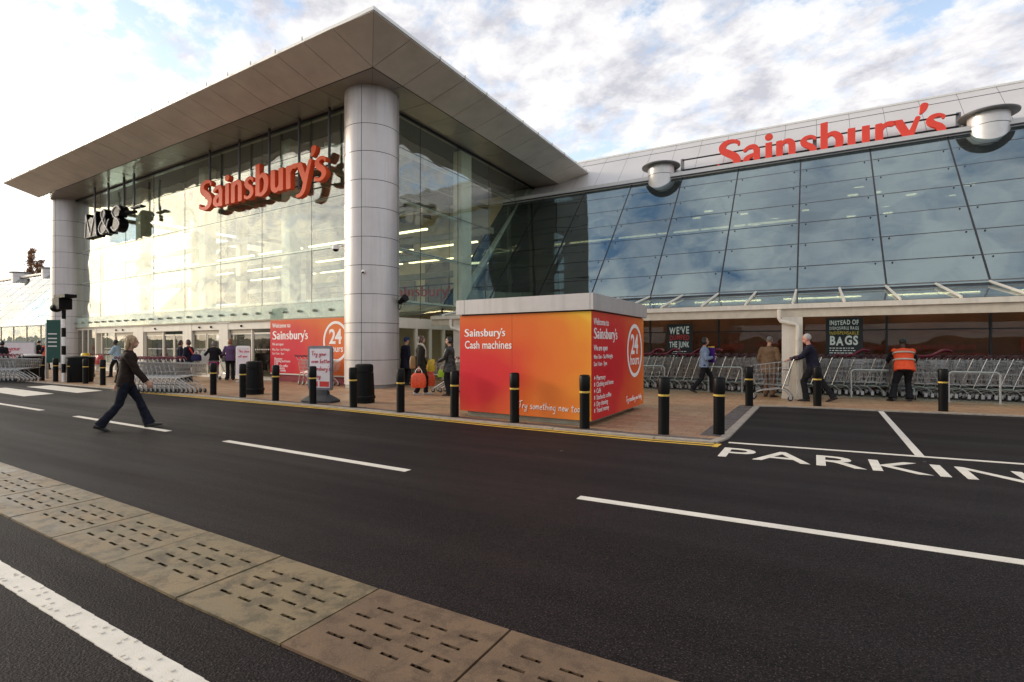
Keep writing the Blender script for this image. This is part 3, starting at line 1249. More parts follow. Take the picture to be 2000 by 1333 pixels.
it = MB(MF)
for k in range(9):
    u0 = 1.2 + k * 2.8
    it.box(u0, u0 + 1.9, 12.7, 12.78, 4.2, 5.7 + .5 * (k % 3))
    if k % 2:
        it.box(u0 + .2, u0 + 1.5, 12.7, 12.78, 7.0, 8.6)
build_split(it, "wall_panel", pm("hall_wall_panel", (0.26, 0.22, 0.16), .45, 0, .3, .8), hall)
it = MB(MF)
for u in np.arange(0.8, LF, .9):
    it.box(u, u + .03, 9.12, 9.15, 3.75, 4.75)
it.box(.8, LF, 9.10, 9.17, 4.75, 4.82)
it.build("balustrade", pm("rail_dark", (.12, .11, .10), .4, .4), hall)
# shop stock and dark lobby seen through the doors
it = MB(MF)
it.box(5.4, 17.5, 5.0, 5.2, 0.03, 2.9)
it.build("lobby_screen", pm("lobby_dark", (0.05, 0.042, 0.036), .35, 0, .5, 1.5), hall)
it = MB(MF)
for k in range(26):
    u0 = 5.6 + k * .48
    it.box(u0, u0 + random.uniform(.2, .42), 4.6, 4.98, .05 + random.choice((0, .5, 1.0)), .45 + random.choice((0, .5, 1.0, 1.2)))
build_split(it, "shelving_stock", pm("stock_mixed", (0.22, 0.15, 0.09), .5, 0, .9, 1.6), hall)
it = MB(MF)
for k in range(7):
    it.box(6.0 + k * 1.9, 7.2 + k * 1.9, 2.4, 2.5, 2.38, 2.43)
build_split(it, "lobby_light", MATS["strip_glow"], hall)

# ================================================================== store range
YB0, ZB0, YT0, ZT0 = 19.45, 3.23, 25.0, 9.18
SL = math.hypot(YT0 - YB0, ZT0 - ZB0)
SY, SZ = (YT0 - YB0) / SL, (ZT0 - ZB0) / SL


def MSL(x, s, n):                             # raking glass: x along, s up the slope, n outwards
    return (x, YB0 + SY * s - SZ * n, ZB0 + SZ * s + SY * n)


BAYX = [-0.48 + 2.38 * k for k in range(-6, 8)]
SJ = [0.0, 1.235, 2.47, 3.70, 4.92, 6.12, 7.30, SL - .02]


def raking(root, xs, seed, clad=True):
    rnd = random.Random(seed)
    for a, b in zip(xs, xs[1:]):
        mb = MB(MSL)
        for j in range(len(SJ) - 1):
            # each pane sits a hair out of true
            i0 = [mb.pt((x, s, n + rnd.uniform(-.003, .003))) for n in (-.008, .008) for s in (SJ[j] + .008, SJ[j + 1] - .008) for x in (a + .008, b - .008)]
            for q in ((0, 2, 3, 1), (4, 5, 7, 6), (0, 1, 5, 4), (2, 6, 7, 3), (0, 4, 6, 2), (1, 3, 7, 5)):
                mb.f.append([i0[k] for k in q])
        mb.build("glass_bay", M_DARKREFL if b < -66 else M_SOLAR, root)  # far left bays: dark reflection carried by the glass colour
    for x in xs:
        MB(MSL).box(x - .026, x + .026, 0, SL, -0.04, 0.014).build("mullion", M_BLACKM, root)
    mb = MB(MSL)
    for s in SJ[1:-1]:
        mb.box(xs[0], xs[-1], s - .014, s + .014, -0.02, 0.0105)
    mb.box(xs[0], xs[-1], -.05, .02, -.06, 0.0)
    mb.build("transom_joints", M_BLACKM, root)
    mb = MB()
    for x in xs[:-1]:
        for s in SJ[1:]:
            for dx in (.22, 2.16):
                mb.ball(MSL(x + dx, s - .11, .018), .026, 6, 4)
    mb.build("bolt_fixings", M_BLACKM, root)
    x0, x1 = xs[0], xs[-1]
    gy, gz = YT0, ZT0
    mb = MB()
    mb.box(x0, x1, gy - .08, gy + .28, gz + .0, gz + .26)
    g = mb.build("gutter", pm("gutter_grey", (0.60, 0.58, 0.56), .45, .3, .05), root)
    mb = MB()
    mb.box(x0, x1, gy - .10, gy - .081, gz + .02, gz + .09)
    mb.build("gutter_lip", M_BLACKM, g)
    if not clad:
        mb = MB()
        mb.poly([(x0, gy + .2, gz + .1), (x1, gy + .2, gz + .1), (x1, 60, gz + .1), (x0, 60, gz + .1)])
        mb.build("roof", M_JOINT, root)
        return
    # roof cladding above
    mb = MB()
    y0, z0, y1, z1 = gy + .35, gz + .12, gy + 2.35, gz + 2.15
    n = int((x1 - x0) / 1.2)
    for k in range(n):
        xa, xb = x0 + (x1 - x0) * k / n + .006, x0 + (x1 - x0) * (k + 1) / n - .006
        mb.poly([(xa, y0, z0), (xb, y0, z0), (xb, y1, z1), (xa, y1, z1)])
        mb.poly([(xa, y1 + .02, z1 + .03), (xb, y1 + .02, z1 + .03), (xb, y1 + .5, z1 + .45), (xa, y1 + .5, z1 + .45)])
    rf = mb.build("roof", pm("roof_cladding", (0.60, 0.57, 0.55), .42, .25, .05, .6, world_co=True), root)
    mb = MB()
    mb.poly([(x0, y0, z0 - .03), (x1, y0, z0 - .03), (x1, y1 + .5, z1 + .42), (x0, y1 + .5, z1 + .42)])
    mb.poly([(x0, y1 + .5, z1 + .43), (x1, y1 + .5, z1 + .43), (x1, 48, z1 + .6), (x0, 48, z1 + .6)])
    mb.build("roof_deck", M_JOINT, rf)
    mb = MB()
    mb.box(x0, x1, y1 + .44, y1 + .56, z1 + .42, z1 + .50)
    mb.build("ridge_cap", M_FASCIA, rf)


store = wroot("store_range", (-0.5, YB0, 0))
tag(store, "long store range with raking blue grey glass above a cream canopy", "building")
raking(store, BAYX, 5)


def cowl(x, y, r, z0, z1, rb, root):
    mb = MB()
    n = 48
    ring0, ring1 = [], []
    mb.lathe([(r, z0), (r, z1)], n, (x, y, 0))
    c = mb.build("roof_cowl", pm("cowl_silver", (0.64, 0.61, 0.58), .38, .45, .05), root, smooth=True)
    MB().lathe([(r + .004, z1 - .42), (r + .004, z1 - .40)], n, (x, y, 0)).build("cowl_seam", M_JOINT, c, smooth=True)
    m = MB()
    m.lathe([(r + .001, z1 + .0), (rb, z1 + .005), (rb + .01, z1 + .05), (rb - .05, z1 + .09), (r * .6, z1 + .16)], n, (x, y, 0))
    m.build("cowl_brim", pm("brim_grey", (0.15, 0.14, 0.13), .4, .4), c, smooth=True)
    return c


cowl(5.48, 25.2, 0.60, 8.2, 9.78, .86, store)
cowl(-6.28, 25.22, 0.60, 8.2, 9.86, .87, store)

# lower shopfront
mb = MB()
for a, b in zip(BAYX, BAYX[1:]):
    mb.box(a + .03, b - .03, YB0 + .02, YB0 + .032, 0.12, 1.93)
    mb.box(a + .03, b - .03, YB0 + .02, YB0 + .032, 1.97, ZB0 - .06)
mb.build("shop_window", M_STOREG, store)
mb = MB()
for x in BAYX:
    mb.box(x - .028, x + .028, YB0 - .02, YB0 + .06, 0.02, ZB0 - .06)
mb.box(BAYX[0], BAYX[-1], YB0 - .012, YB0 + .05, 1.932, 1.968)
mb.box(BAYX[0], BAYX[-1], YB0 - .012, YB0 + .05, 0.03, .118)
mb.build("shopfront_frame", M_BLACKM, store)
mb = MB()
mb.box(BAYX[0], BAYX[-1], YB0 + 1.4, YB0 + 1.5, 0.03, 3.1)
mb.build("inner_screen", pm("screen_brown", (0.17, 0.062, 0.036), .5, 0, .35, .9), store)
mb = MB()
for x0, x1, z0, z1 in ((-3.3, -2.2, 1.3, 1.55), (-1.8, .1, 1.45, 1.6), (1.0, 4.2, 1.35, 1.5), (1.4, 2.6, .9, 1.2), (3.1, 4.5, .95, 1.25), (-4.6, -4.0, 1.2, 1.9), (5.2, 7.6, 1.3, 1.7)):
    mb.box(x0, x1, YB0 + 1.15, YB0 + 1.2, z0, z1)
build_split(mb, "inner_sign", pm("inner_red", (0.30, 0.05, 0.035), .5, 0, .3), store)
mb = MB()
mb.box(BAYX[0], BAYX[-1], YB0 + .05, YB0 + 8.0, ZB0 - .05, ZB0 + .1)
mb.build("first_floor", pm("floor_slab_grey", (0.15, 0.14, 0.13), .7), store)

mb = MB()
for k in range(9):
    mb.box(-12.5 + k * 2.9, -12.5 + k * 2.9 + 2.2, YB0 + .7, YB0 + .78, 3.02, 3.07)
build_split(mb, "added_shop_light", emis("added_shop_strip", (1.0, 0.80, 0.5), 9.0), store)  # strips added to brighten the brown screen behind the shopfront
# upper interior behind the raking glass
mb = MB()
mb.box(BAYX[0], BAYX[-1], 33.0, 33.2, .03, 9.3)
mb.build("inner_wall", pm("store_inner_wall", (0.16, 0.17, 0.18), .6, 0, .3, .3), store)
mb = MB()
mb.box(BAYX[0], BAYX[-1], 25.4, 33, 8.9, 9.0)
mb.build("inner_ceiling", pm("store_ceiling", (0.2, 0.2, 0.2), .7), store)
mb = MB()
for k in range(6):
    xa = -13.2 + k * 2.1
    mb.box(xa, xa + 2.0, 27.0, 27.12, 7.10, 7.17)
build_split(mb, "strip_light", emis("store_strip", (1.0, 0.72, 0.36), 4.0), store)
mb = MB()
rnd = random.Random(3)
for k in range(18):
    x, y = rnd.uniform(-10, 8), rnd.uniform(26.5, 32)
    z = 8.3 if k % 2 else 7.9
    mb.box(x, x + .36, y, y + .2, z, z + .04)
build_split(mb, "ceiling_light", emis("downlight_glow", (1.0, 0.72, 0.36), 6.0), store)
mb = MB()
for x in BAYX[::1]:
    mb.tube([(x, YB0 + .55, ZB0 + .2), (x, YT0 + .4, ZT0 - .25)], .09, 8)
for s in SJ[1:-1]:
    p = MSL(0, s, -.45)
    mb.tube([(BAYX[0], p[1], p[2]), (BAYX[-1], p[1], p[2])], .06, 6)
mb.build("inner_frame", pm("inner_frame_grey", (0.42, 0.42, 0.42), .5), store)
mb = MB()
for x0 in (1.6, 3.6, 5.6):
    for z0 in (5.3, 6.2):
        mb.box(x0, x0 + 1.9, 28.0, 28.06, z0, z0 + .85)
o = mb.build("inner_window", pm("inner_window_dark", (0.02, 0.025, 0.03), .2), store)
mb = MB()
for x0 in (1.5, 3.5, 5.5, 7.5):
    mb.box(x0, x0 + .1, 27.9, 27.99, 5.2, 7.15)
for z0 in (5.2, 6.1, 7.05):
    mb.box(1.601, 7.499, 27.92, 27.98, z0, z0 + .1)
mb.build("inner_window_frame", pm("inner_white_frame", (0.6, 0.6, 0.6), .5), o)

# canopy over the trolleys
CX0, CX1 = -12.9, 16.2
YG, ZG = 16.33, 2.58
can = MB()
can.box(CX0, CX1, YG - .07, YG + .09, ZG - .10, ZG + .03)
cn = can.build("canopy_gutter", M_CREAM, store)
MB().box(CX0, CX1, YG + .0, YG + .16, ZG - .33, ZG - .101).build("canopy_beam", pm("canopy_beam", (0.60, 0.52, 0.40), .45), cn)
MB().poly([(CX0, YG + .1, ZG + .045), (CX1, YG + .1, ZG + .045), (CX1, YB0 - .05, ZB0 - .05), (CX0, YB0 - .05, ZB0 - .05)]).poly(
    [(CX0, YG + .1, ZG + .057), (CX0, YB0 - .05, ZB0 - .038), (CX1, YB0 - .05, ZB0 - .038), (CX1, YG + .1, ZG + .057)]).build("canopy_glass", M_CANG, store, fix=False)
mb = MB()
x = -0.5 - 1.185 * 10
while x < CX1:
    p = [(x, YG - .02, ZG + .06), (x, YB0 - .1, ZB0 + .03)]
    mb.tube(p, .036, 6)
    mb.tube([(x, YG - .03, ZG - .03), (x, YG - .03, ZG + .07)], .03, 6)
    x += 1.185
build_split(mb, "canopy_strut", M_CREAM, store)
MB().box(CX0, CX1, 18.2, 18.26, 2.82, 2.88).build("canopy_purlin", M_GREYP, store)


def post(x, pipe):
    mb = MB()
    mb.box(x - .25, x + .25, YG - .02, YG + .30, 0.02, ZG - .331)
    p = mb.build("canopy_post", M_CREAM, store)
    mb = MB()
    mb.box(x - .26, x + .26, YG - .03, YG + .31, 0.021, .08)
    mb.build("post_foot", M_CREAM, p)
    if pipe:
        t = MB()
        xp = x + .14
        t.tube([(x - .31, YG - .12, ZG - .12), (x - .31, YG - .12, ZG - .36), (x - .27, YG - .12, ZG - .44), (xp - .06, YG - .10, ZG - .53), (xp, YG - .10, ZG - .58), (xp, YG - .10, .1)], .055, 10)
        t.tube([(xp, YG - .10, 1.62), (xp, YG - .10, 1.70)], .065, 10)
        t.tube([(xp, YG - .10, .55), (xp, YG - .10, .60)], .065, 10)
        t.build("downpipe", M_CREAM, p, smooth=True)


for x, pp in ((-0.52, True), (6.6, True), (-7.7, False), (-11.6, True)):
    post(x, pp)

# the same range carries on beyond the entrance hall
west = wroot("west_range", (-60, YB0, 0))
tag(west, "far store range of raking glass seen to the left of the entrance hall", "building")
wx = [-40.2 - 2.9 * k for k in range(0, 26)][::-1]
raking(west, wx, 9, False)
cowl(-72.1, 25.2, 0.75, 8.1, 9.75, 1.0, west)
cowl(-80.1, 25.2, 0.75, 8.1, 9.85, 1.0, west)
mb = MB()
for a, b in zip(wx, wx[1:]):
    mb.box(a + .06, b - .06, YB0 + .02, YB0 + .035, 0.1, ZB0 - .06)
mb.build("shop_window", MATS["band_glass"], west)
mb = MB()
for x in wx:
    mb.box(x - .05, x + .05, YB0 - .02, YB0 + .06, .03, ZB0 - .06)
mb.build("shopfront_frame", pm("green_frame", (0.25, 0.28, 0.2), .5), west)
mb = MB()
mb.box(wx[0], wx[-1], YB0 + 3, YB0 + 3.1, .03, 5.8)
mb.build("inner_screen", pm("west_inner", (0.07, 0.08, 0.06), .6, 0, .5, .4), west)
# ================================================================== lettering
def catmull(pts, n=10):
    P = [Vector(p) for p in pts]
    if len(P) < 3:
        return [P[0].lerp(P[-1], k / n) for k in range(n + 1)]
    out = []
    for i in range(len(P) - 1):
        p0, p1, p2, p3 = P[max(i - 1, 0)], P[i], P[i + 1], P[min(i + 2, len(P) - 1)]
        for k in range(n):
            t = k / n
            out.append(0.5 * ((2 * p1) + (-p0 + p2) * t + (2 * p0 - 5 * p1 + 4 * p2 - p3) * t * t + (-p0 + 3 * p1 - 3 * p2 + p3) * t ** 3))
    out.append(P[-1])
    return out


# flared humanist letters: strokes are splines of (x, y, half width); 'q' are flat-ended stems
GLYPH = {
    'S': (0.66, [[(.60, .80, .030), (.59, .88, .045), (.45, .945, .055), (.27, .92, .072), (.165, .80, .09), (.19, .66, .098), (.34, .54, .105), (.50, .41, .105), (.555, .25, .098), (.48, .10, .075), (.32, .045, .058), (.14, .075, .048), (.06, .12, .04), (.055, .20, .028)]], []),
    'a': (0.56, [[(.09, .56, .050), (.20, .645, .055), (.33, .64, .068), (.395, .52, .08)], [(.40, .385, .042), (.26, .36, .055), (.135, .265, .078), (.13, .13, .078), (.23, .055, .06), (.34, .10, .048), (.40, .17, .04)]], [[(.315, 0), (.475, 0), (.475, .54), (.315, .54)]]),
    'i': (0.25, [[(.125, .87, .098), (.126, .872, .098)]], [[(.04, 0), (.205, 0), (.205, .69), (.04, .675)]]),
    'n': (0.58, [[(.15, .50, .045), (.235, .62, .055), (.345, .64, .068), (.42, .55, .082), (.43, .42, .083)]], [[(.04, 0), (.205, 0), (.205, .60), (.18, .69), (.04, .675)], [(.35, 0), (.515, 0), (.515, .45), (.35, .45)]]),
    's': (0.45, [[(.375, .55, .024), (.37, .60, .035), (.28, .65, .045), (.165, .625, .058), (.105, .53, .072), (.16, .425, .078), (.29, .325, .078), (.345, .20, .074), (.285, .085, .058), (.18, .045, .045), (.07, .07, .04), (.045, .13, .024)]], []),
    'b': (0.60, [[(.15, .50, .042), (.235, .61, .052), (.355, .625, .07), (.455, .51, .085), (.475, .35, .088), (.435, .16, .08), (.32, .055, .062), (.20, .05, .052), (.13, .08, .05)]], [[(.04, .02), (.205, .05), (.205, 1.02), (.04, 1.0)]]),
    'u': (0.58, [[(.41, .20, .045), (.33, .085, .055), (.23, .055, .068), (.14, .13, .082), (.122, .27, .083)]], [[(.04, .25), (.205, .25), (.205, .69), (.04, .69)], [(.355, .10), (.37, 0), (.52, .012), (.52, .69), (.355, .69)]]),
    'r': (0.42, [[(.15, .47, .045), (.22, .585, .055), (.30, .635, .064), (.385, .625, .072)]], [[(.04, 0), (.205, 0), (.205, .60), (.18, .69), (.04, .675)]]),
    'y': (0.55, [[(.475, .66, .052), (.40, .42, .058), (.315, .13, .068), (.25, -.10, .07), (.17, -.23, .062), (.06, -.275, .05), (.01, -.27, .045)]], [[(-.02, .69), (.16, .69), (.365, .17), (.285, .02), (.24, .05)]]),
    "'": (0.20, [[(.135, .985, .082), (.12, .90, .070), (.075, .80, .034)]], []),
}


def sdf_outline(strokes, polys, x0, x1, y0, y1, h=0.0125, grow=0.0):
    """Marching squares round the union of tapered strokes and flat-ended stems -> closed loops."""
    nx, ny = int((x1 - x0) / h) + 1, int((y1 - y0) / h) + 1
    X, Y = np.meshgrid(x0 + np.arange(nx) * h, y0 + np.arange(ny) * h, indexing='ij')
    D = np.full(X.shape, 1e3)
    for s in strokes:
        for p in catmull(s, 14):
            D = np.minimum(D, np.hypot(X - p.x, Y - p.y) - p.z)
    for q in polys:
        n = len(q)
        cx, cy = sum(p[0] for p in q) / n, sum(p[1] for p in q) / n
        d = np.full(X.shape, -1e3)
        for k in range(n):
            ax, ay = q[k]
            bx, by = q[(k + 1) % n]
            L = math.hypot(bx - ax, by - ay)
            nxn, nyn = (by - ay) / L, -(bx - ax) / L
            if (cx - ax) * nxn + (cy - ay) * nyn > 0:
                nxn, nyn = -nxn, -nyn
            d = np.maximum(d, (X - ax) * nxn + (Y - ay) * nyn)
        D = np.minimum(D, d)
    D = D - grow
    D[np.abs(D) < 1e-6] = 1e-6
    segs = {}
    def ip(i, j, k, l):
        a, b = D[i, j], D[k, l]
        t = a / (a - b)
        return (('h' if l == j else 'v', min(i, k), min(j, l)), (X[i, j] + (X[k, l] - X[i, j]) * t, Y[i, j] + (Y[k, l] - Y[i, j]) * t))
    pos = {}
    nxt = {}
    ins = D < 0
    cand = np.argwhere((ins[:-1, :-1] | ins[1:, :-1] | ins[:-1, 1:] | ins[1:, 1:]) & ~(ins[:-1, :-1] & ins[1:, :-1] & ins[:-1, 1:] & ins[1:, 1:]))
    for i, j in cand:
        c = [(i, j), (i + 1, j), (i + 1, j + 1), (i, j + 1)]
        cr = []
        for k in range(4):
            a, b = c[k], c[(k + 1) % 4]
            if ins[a] != ins[b]:
                key, p = ip(*a, *b)
                pos[key] = p
                cr.append((key, ins[a]))
        if len(cr) == 2:
            a, b = cr
            if a[1]:
                nxt.setdefault(a[0], []).append(b[0])
            else:
                nxt.setdefault(b[0], []).append(a[0])
        elif len(cr) == 4:
            for k in range(4):
                if cr[k][1]:
                    nxt.setdefault(cr[k][0], []).append(cr[(k + 1) % 4][0])
    loops = []
    used = set()
    for st in list(nxt):
        if st in used:
            continue
        lp, cur = [], st
        while cur not in used and cur in nxt:
            used.add(cur)
            lp.append(pos[cur])
            cur = nxt[cur][0]
        if len(lp) > 5:
            out = [lp[0]]
            for p in lp[1:]:
                if math.hypot(p[0] - out[-1][0], p[1] - out[-1][1]) > h * 0.55:
                    out.append(p)
            loops.append(out)
    return loops


def curve_to_mesh(cu, name):
    o = bpy.data.objects.new("tmp_curve", cu)
    COL.objects.link(o)
    dg = bpy.context.evaluated_depsgraph_get()
    me = bpy.data.meshes.new_from_object(o.evaluated_get(dg))
    me.name = name
    bpy.data.objects.remove(o)
    bpy.data.curves.remove(cu)
    return me


def loops_mesh(name, loops, extrude, bevel=0.0):
    cu = bpy.data.curves.new(name, 'CURVE')
    cu.dimensions = '2D'
    cu.fill_mode = 'BOTH'
    cu.extrude = extrude / 2
    cu.bevel_depth = bevel
    cu.bevel_resolution = 1
    for lp in loops:
        sp = cu.splines.new('POLY')
        sp.points.add(len(lp) - 1)
        for k, p in enumerate(lp):
            sp.points[k].co = (p[0], p[1], 0, 1)
        sp.use_cyclic_u = True
    return curve_to_mesh(cu, name)


_OUT = {}


def glyph_loops(ch, grow=0.0):
    key = (ch, grow)
    if key not in _OUT:
        w, st, po = GLYPH[ch]
        _OUT[key] = sdf_outline(st, po, -.2, w + .25, -.45, 1.25, grow=grow)
    return _OUT[key]


WORD = "Sainsbury's"
KERN = {"'": -.02}


def word_layout():
    x, out = 0.0, []
    for k, ch in enumerate(WORD):
        if ch == "'":
            x -= 0.10
        out.append((ch, x))
        x += GLYPH[ch][0] + (0.02 if ch != "'" else -0.06)
    return out, x


def wordmark_letters(width, extrude, bevel=0.0, grow=0.0):
    lay, W = word_layout()
    s = width / W
    res = []
    for ch, x in lay:
        loops = [[((px + x) * s, py * s * .79) for px, py in lp] for lp in glyph_loops(ch, grow)]
        res.append((ch, loops_mesh("letter", loops, extrude, bevel)))
    return res, s


def wordmark_mesh(width, extrude):
    lay, W = word_layout()
    s = width / W
    bm = bmesh.new()
    for ch, x in lay:
        me = loops_mesh("wordmark", [[((px + x) * s, py * s * .79) for px, py in lp] for lp in glyph_loops(ch)], extrude)
        bm.from_mesh(me)
        bpy.data.meshes.remove(me)
    out = bpy.data.meshes.new("wordmark")
    bm.to_mesh(out)
    bm.free()
    return out


def text_mesh(txt, size, extrude=0.002, bold=0.0, sx=1.0, align='LEFT', spacing=1.0):
    cu = bpy.data.curves.new("lettering", 'FONT')
    cu.body = txt
    cu.size = size
    cu.extrude = extrude / 2
    cu.offset = bold
    cu.align_x = align
    cu.resolution_u = 3
    cu.space_character = spacing
    o = bpy.data.objects.new("tmp_text", cu)
    COL.objects.link(o)
    dg = bpy.context.evaluated_depsgraph_get()
    me = bpy.data.meshes.new_from_object(o.evaluated_get(dg))
    bpy.data.objects.remove(o)
    bpy.data.curves.remove(cu)
    if sx != 1.0:
        me.transform(Matrix.Diagonal((sx, 1, 1, 1)))
    return me


# single-stroke handwriting
HAND = {
    'T': (.62, [[(0, .78), (.3, .86), (.62, .95)], [(.33, .86), (.32, .5), (.30, .05)]]),
    'r': (.34, [[(.03, .42), (.05, .2), (.06, .0)], [(.06, .25), (.15, .42), (.3, .4)]]),
    'y': (.44, [[(.03, .42), (.05, .2), (.15, .06), (.28, .2), (.36, .44)], [(.36, .44), (.34, .0), (.27, -.33), (.08, -.36), (.06, -.22), (.2, -.12)]]),
    's': (.36, [[(.3, .45), (.12, .42), (.1, .28), (.25, .18), (.24, .02), (.03, .02)]]),
    'o': (.40, [[(.24, .42), (.08, .34), (.06, .1), (.2, .0), (.34, .14), (.3, .38), (.2, .42)]]),
    'm': (.62, [[(.03, .42), (.05, 0)], [(.06, .25), (.16, .42), (.25, .36), (.27, 0)], [(.28, .25), (.4, .42), (.49, .36), (.53, .02)]]),
    'e': (.38, [[(.06, .2), (.3, .26), (.26, .41), (.1, .36), (.07, .12), (.2, 0), (.35, .08)]]),
    't': (.36, [[(.16, .75), (.14, .3), (.16, .04), (.3, .04)], [(0, .5), (.34, .55)]]),
    'h': (.42, [[(.06, .85), (.05, .4), (.05, 0)], [(.06, .22), (.18, .42), (.3, .34), (.32, .02)]]),
    'i': (.18, [[(.07, .42), (.07, .2), (.1, 0)], [(.08, .62), (.10, .66)]]),
    'n': (.42, [[(.03, .42), (.05, 0)], [(.06, .25), (.18, .42), (.3, .34), (.32, .02)]]),
    'g': (.44, [[(.32, .4), (.14, .42), (.05, .2), (.16, .03), (.3, .14), (.34, .42)], [(.34, .42), (.33, .0), (.26, -.33), (.05, -.36)]]),
    'w': (.54, [[(.03, .42), (.06, .1), (.15, .04), (.25, .36)], [(.25, .36), (.3, .06), (.4, .06), (.48, .44)]]),
    'd': (.44, [[(.3, .4), (.12, .4), (.05, .18), (.16, .01), (.3, .14)], [(.34, .85), (.33, .4), (.36, .02)]]),
    'a': (.42, [[(.3, .4), (.12, .4), (.05, .18), (.16, .01), (.3, .16)], [(.31, .42), (.31, .15), (.38, .0)]]),
    'u': (.44, [[(.03, .42), (.05, .12), (.16, .02), (.3, .16), (.33, .42)], [(.33, .42), (.33, .15), (.4, .0)]]),
    'v': (.40, [[(.03, .42), (.12, .15), (.17, .02)], [(.17, .02), (.27, .25), (.34, .45)]]),
    'b': (.42, [[(.06, .85), (.05, .4), (.06, .0)], [(.06, .06), (.2, -.0), (.33, .15), (.28, .38), (.08, .3)]]),
    'S': (.55, [[(.48, .85), (.2, .85), (.1, .65), (.3, .48), (.42, .25), (.25, .02), (.0, .08)]]),
    "'": (.14, [[(.08, .9), (.05, .72)]]),
    'p': (.42, [[(.05, .42), (.05, 0), (.04, -.35)], [(.06, .3), (.2, .43), (.32, .28), (.22, .04), (.07, .08)]]),
    'l': (.20, [[(.08, .85), (.07, .3), (.13, .0)]]),
    '.': (.16, [[(.06, .02), (.08, .03)]]),
    ' ': (.30, []),
}


def hand_mesh(txt, size, pen, shear=0.12, slope=0.0):
    mb = MB()
    x = 0.0
    rnd = random.Random(len(txt) * 7 + 3)
    for ch in txt:
        w, st = HAND[ch]
        dy = rnd.uniform(-.02, .02)
        for s in st:
            pts = [((p.x + x + shear * p.y) * size, (p.y + dy + slope * (x + p.x)) * size, 0) for p in catmull([(a, b, 0) for a, b in s], 5)]
            mb.tube(pts, pen, 5)
        x += w + .05
    return mb.mesh("handwriting"), x * size


def place(me, name, mat, org, xd, zd=(0, 0, 1), parent=None, lift=0.0):
    """Put flat lettering on a face: text x along xd, text y along zd; world origin org."""
    X, Z = Vector(xd).normalized(), Vector(zd).normalized()
    N = X.cross(Z)                            # outward
    M = Matrix(((X.x, Z.x, N.x, 0), (X.y, Z.y, N.y, 0), (X.z, Z.z, N.z, 0), (0, 0, 0, 1)))
    me.transform(M)
    o = link_mesh(name, me, mat, parent)
    o.location = Vector(org) + N * lift - (Vector(parent.matrix_world.translation) if parent is not None else Vector((0, 0, 0)))
    return o


def put(me, name, mat, org, parent, X, N, lift=0.003):
    """Lettering on a vertical face with x-direction X; parent is an unrotated world root."""
    Xv, Zv = Vector(X).normalized(), Vector((0, 0, 1))
    Nv = Vector(N).normalized()
    M = Matrix(((Xv.x, Zv.x, Nv.x, 0), (Xv.y, Zv.y, Nv.y, 0), (Xv.z, Zv.z, Nv.z, 0), (0, 0, 0, 1)))
    me.transform(M)
    p = Vector(org) + Nv * lift
    if parent is not None and "_org" in parent:
        p = p - Vector(parent["_org"])
    o = link_mesh(name, me, mat, parent)
    o.location = p
    return o


def ring_mesh(r0, r1, sx=1.0, n=56, t=0.003):
    mb = MB()
    for k in range(n):
        a, b = 2 * math.pi * k / n, 2 * math.pi * (k + 1) / n
        q = [(r * math.cos(an) * sx, r * math.sin(an)) for r, an in ((r0, a), (r1, a), (r1, b), (r0, b))]
        mb.poly([(*p, t) for p in q])
    return mb.mesh("ring", False)


# ---- hanging sign under the roof
RIGHT = Vector((1, -0.04, 0)).normalized()
OUT = -FN
sb = C1 + FE * 10.42 - FN * .44
hs = wroot("hanging_sign", (sb.x, sb.y, 7.05))
tag(hs, "orange red hanging letter sign reading Sainsbury's below the projecting roof", "sign")
letters, s_ = wordmark_letters(8.72, 0.18, 0.012)
for ch, me in letters:
    me.transform(Matrix.Scale(1.0, 4, (0, 1, 0)))
    put(me, "letter", M_RED, (sb.x, sb.y, 7.50), hs, RIGHT, OUT, 0.0)
mb = MB()
for z in (7.62, 8.12):
    a, b = sb + RIGHT * .1 - OUT * .16, sb + RIGHT * 8.55 - OUT * .16
    mb.tube([(a.x, a.y, z), (b.x, b.y, z)], .03, 6)
build_split(mb, "sign_rail", M_BLACKM, hs)
for d in (0.45, 2.75, 4.85, 6.75, 8.5):
    p = sb + RIGHT * d - OUT * .16
    MB().tube([(p.x, p.y, 7.5), (p.x, p.y, ZF - .02)], .05, 10).build("hanger_rod", pm("rod_dark", (0.07, 0.065, 0.06), .4, .3), hs, smooth=True)

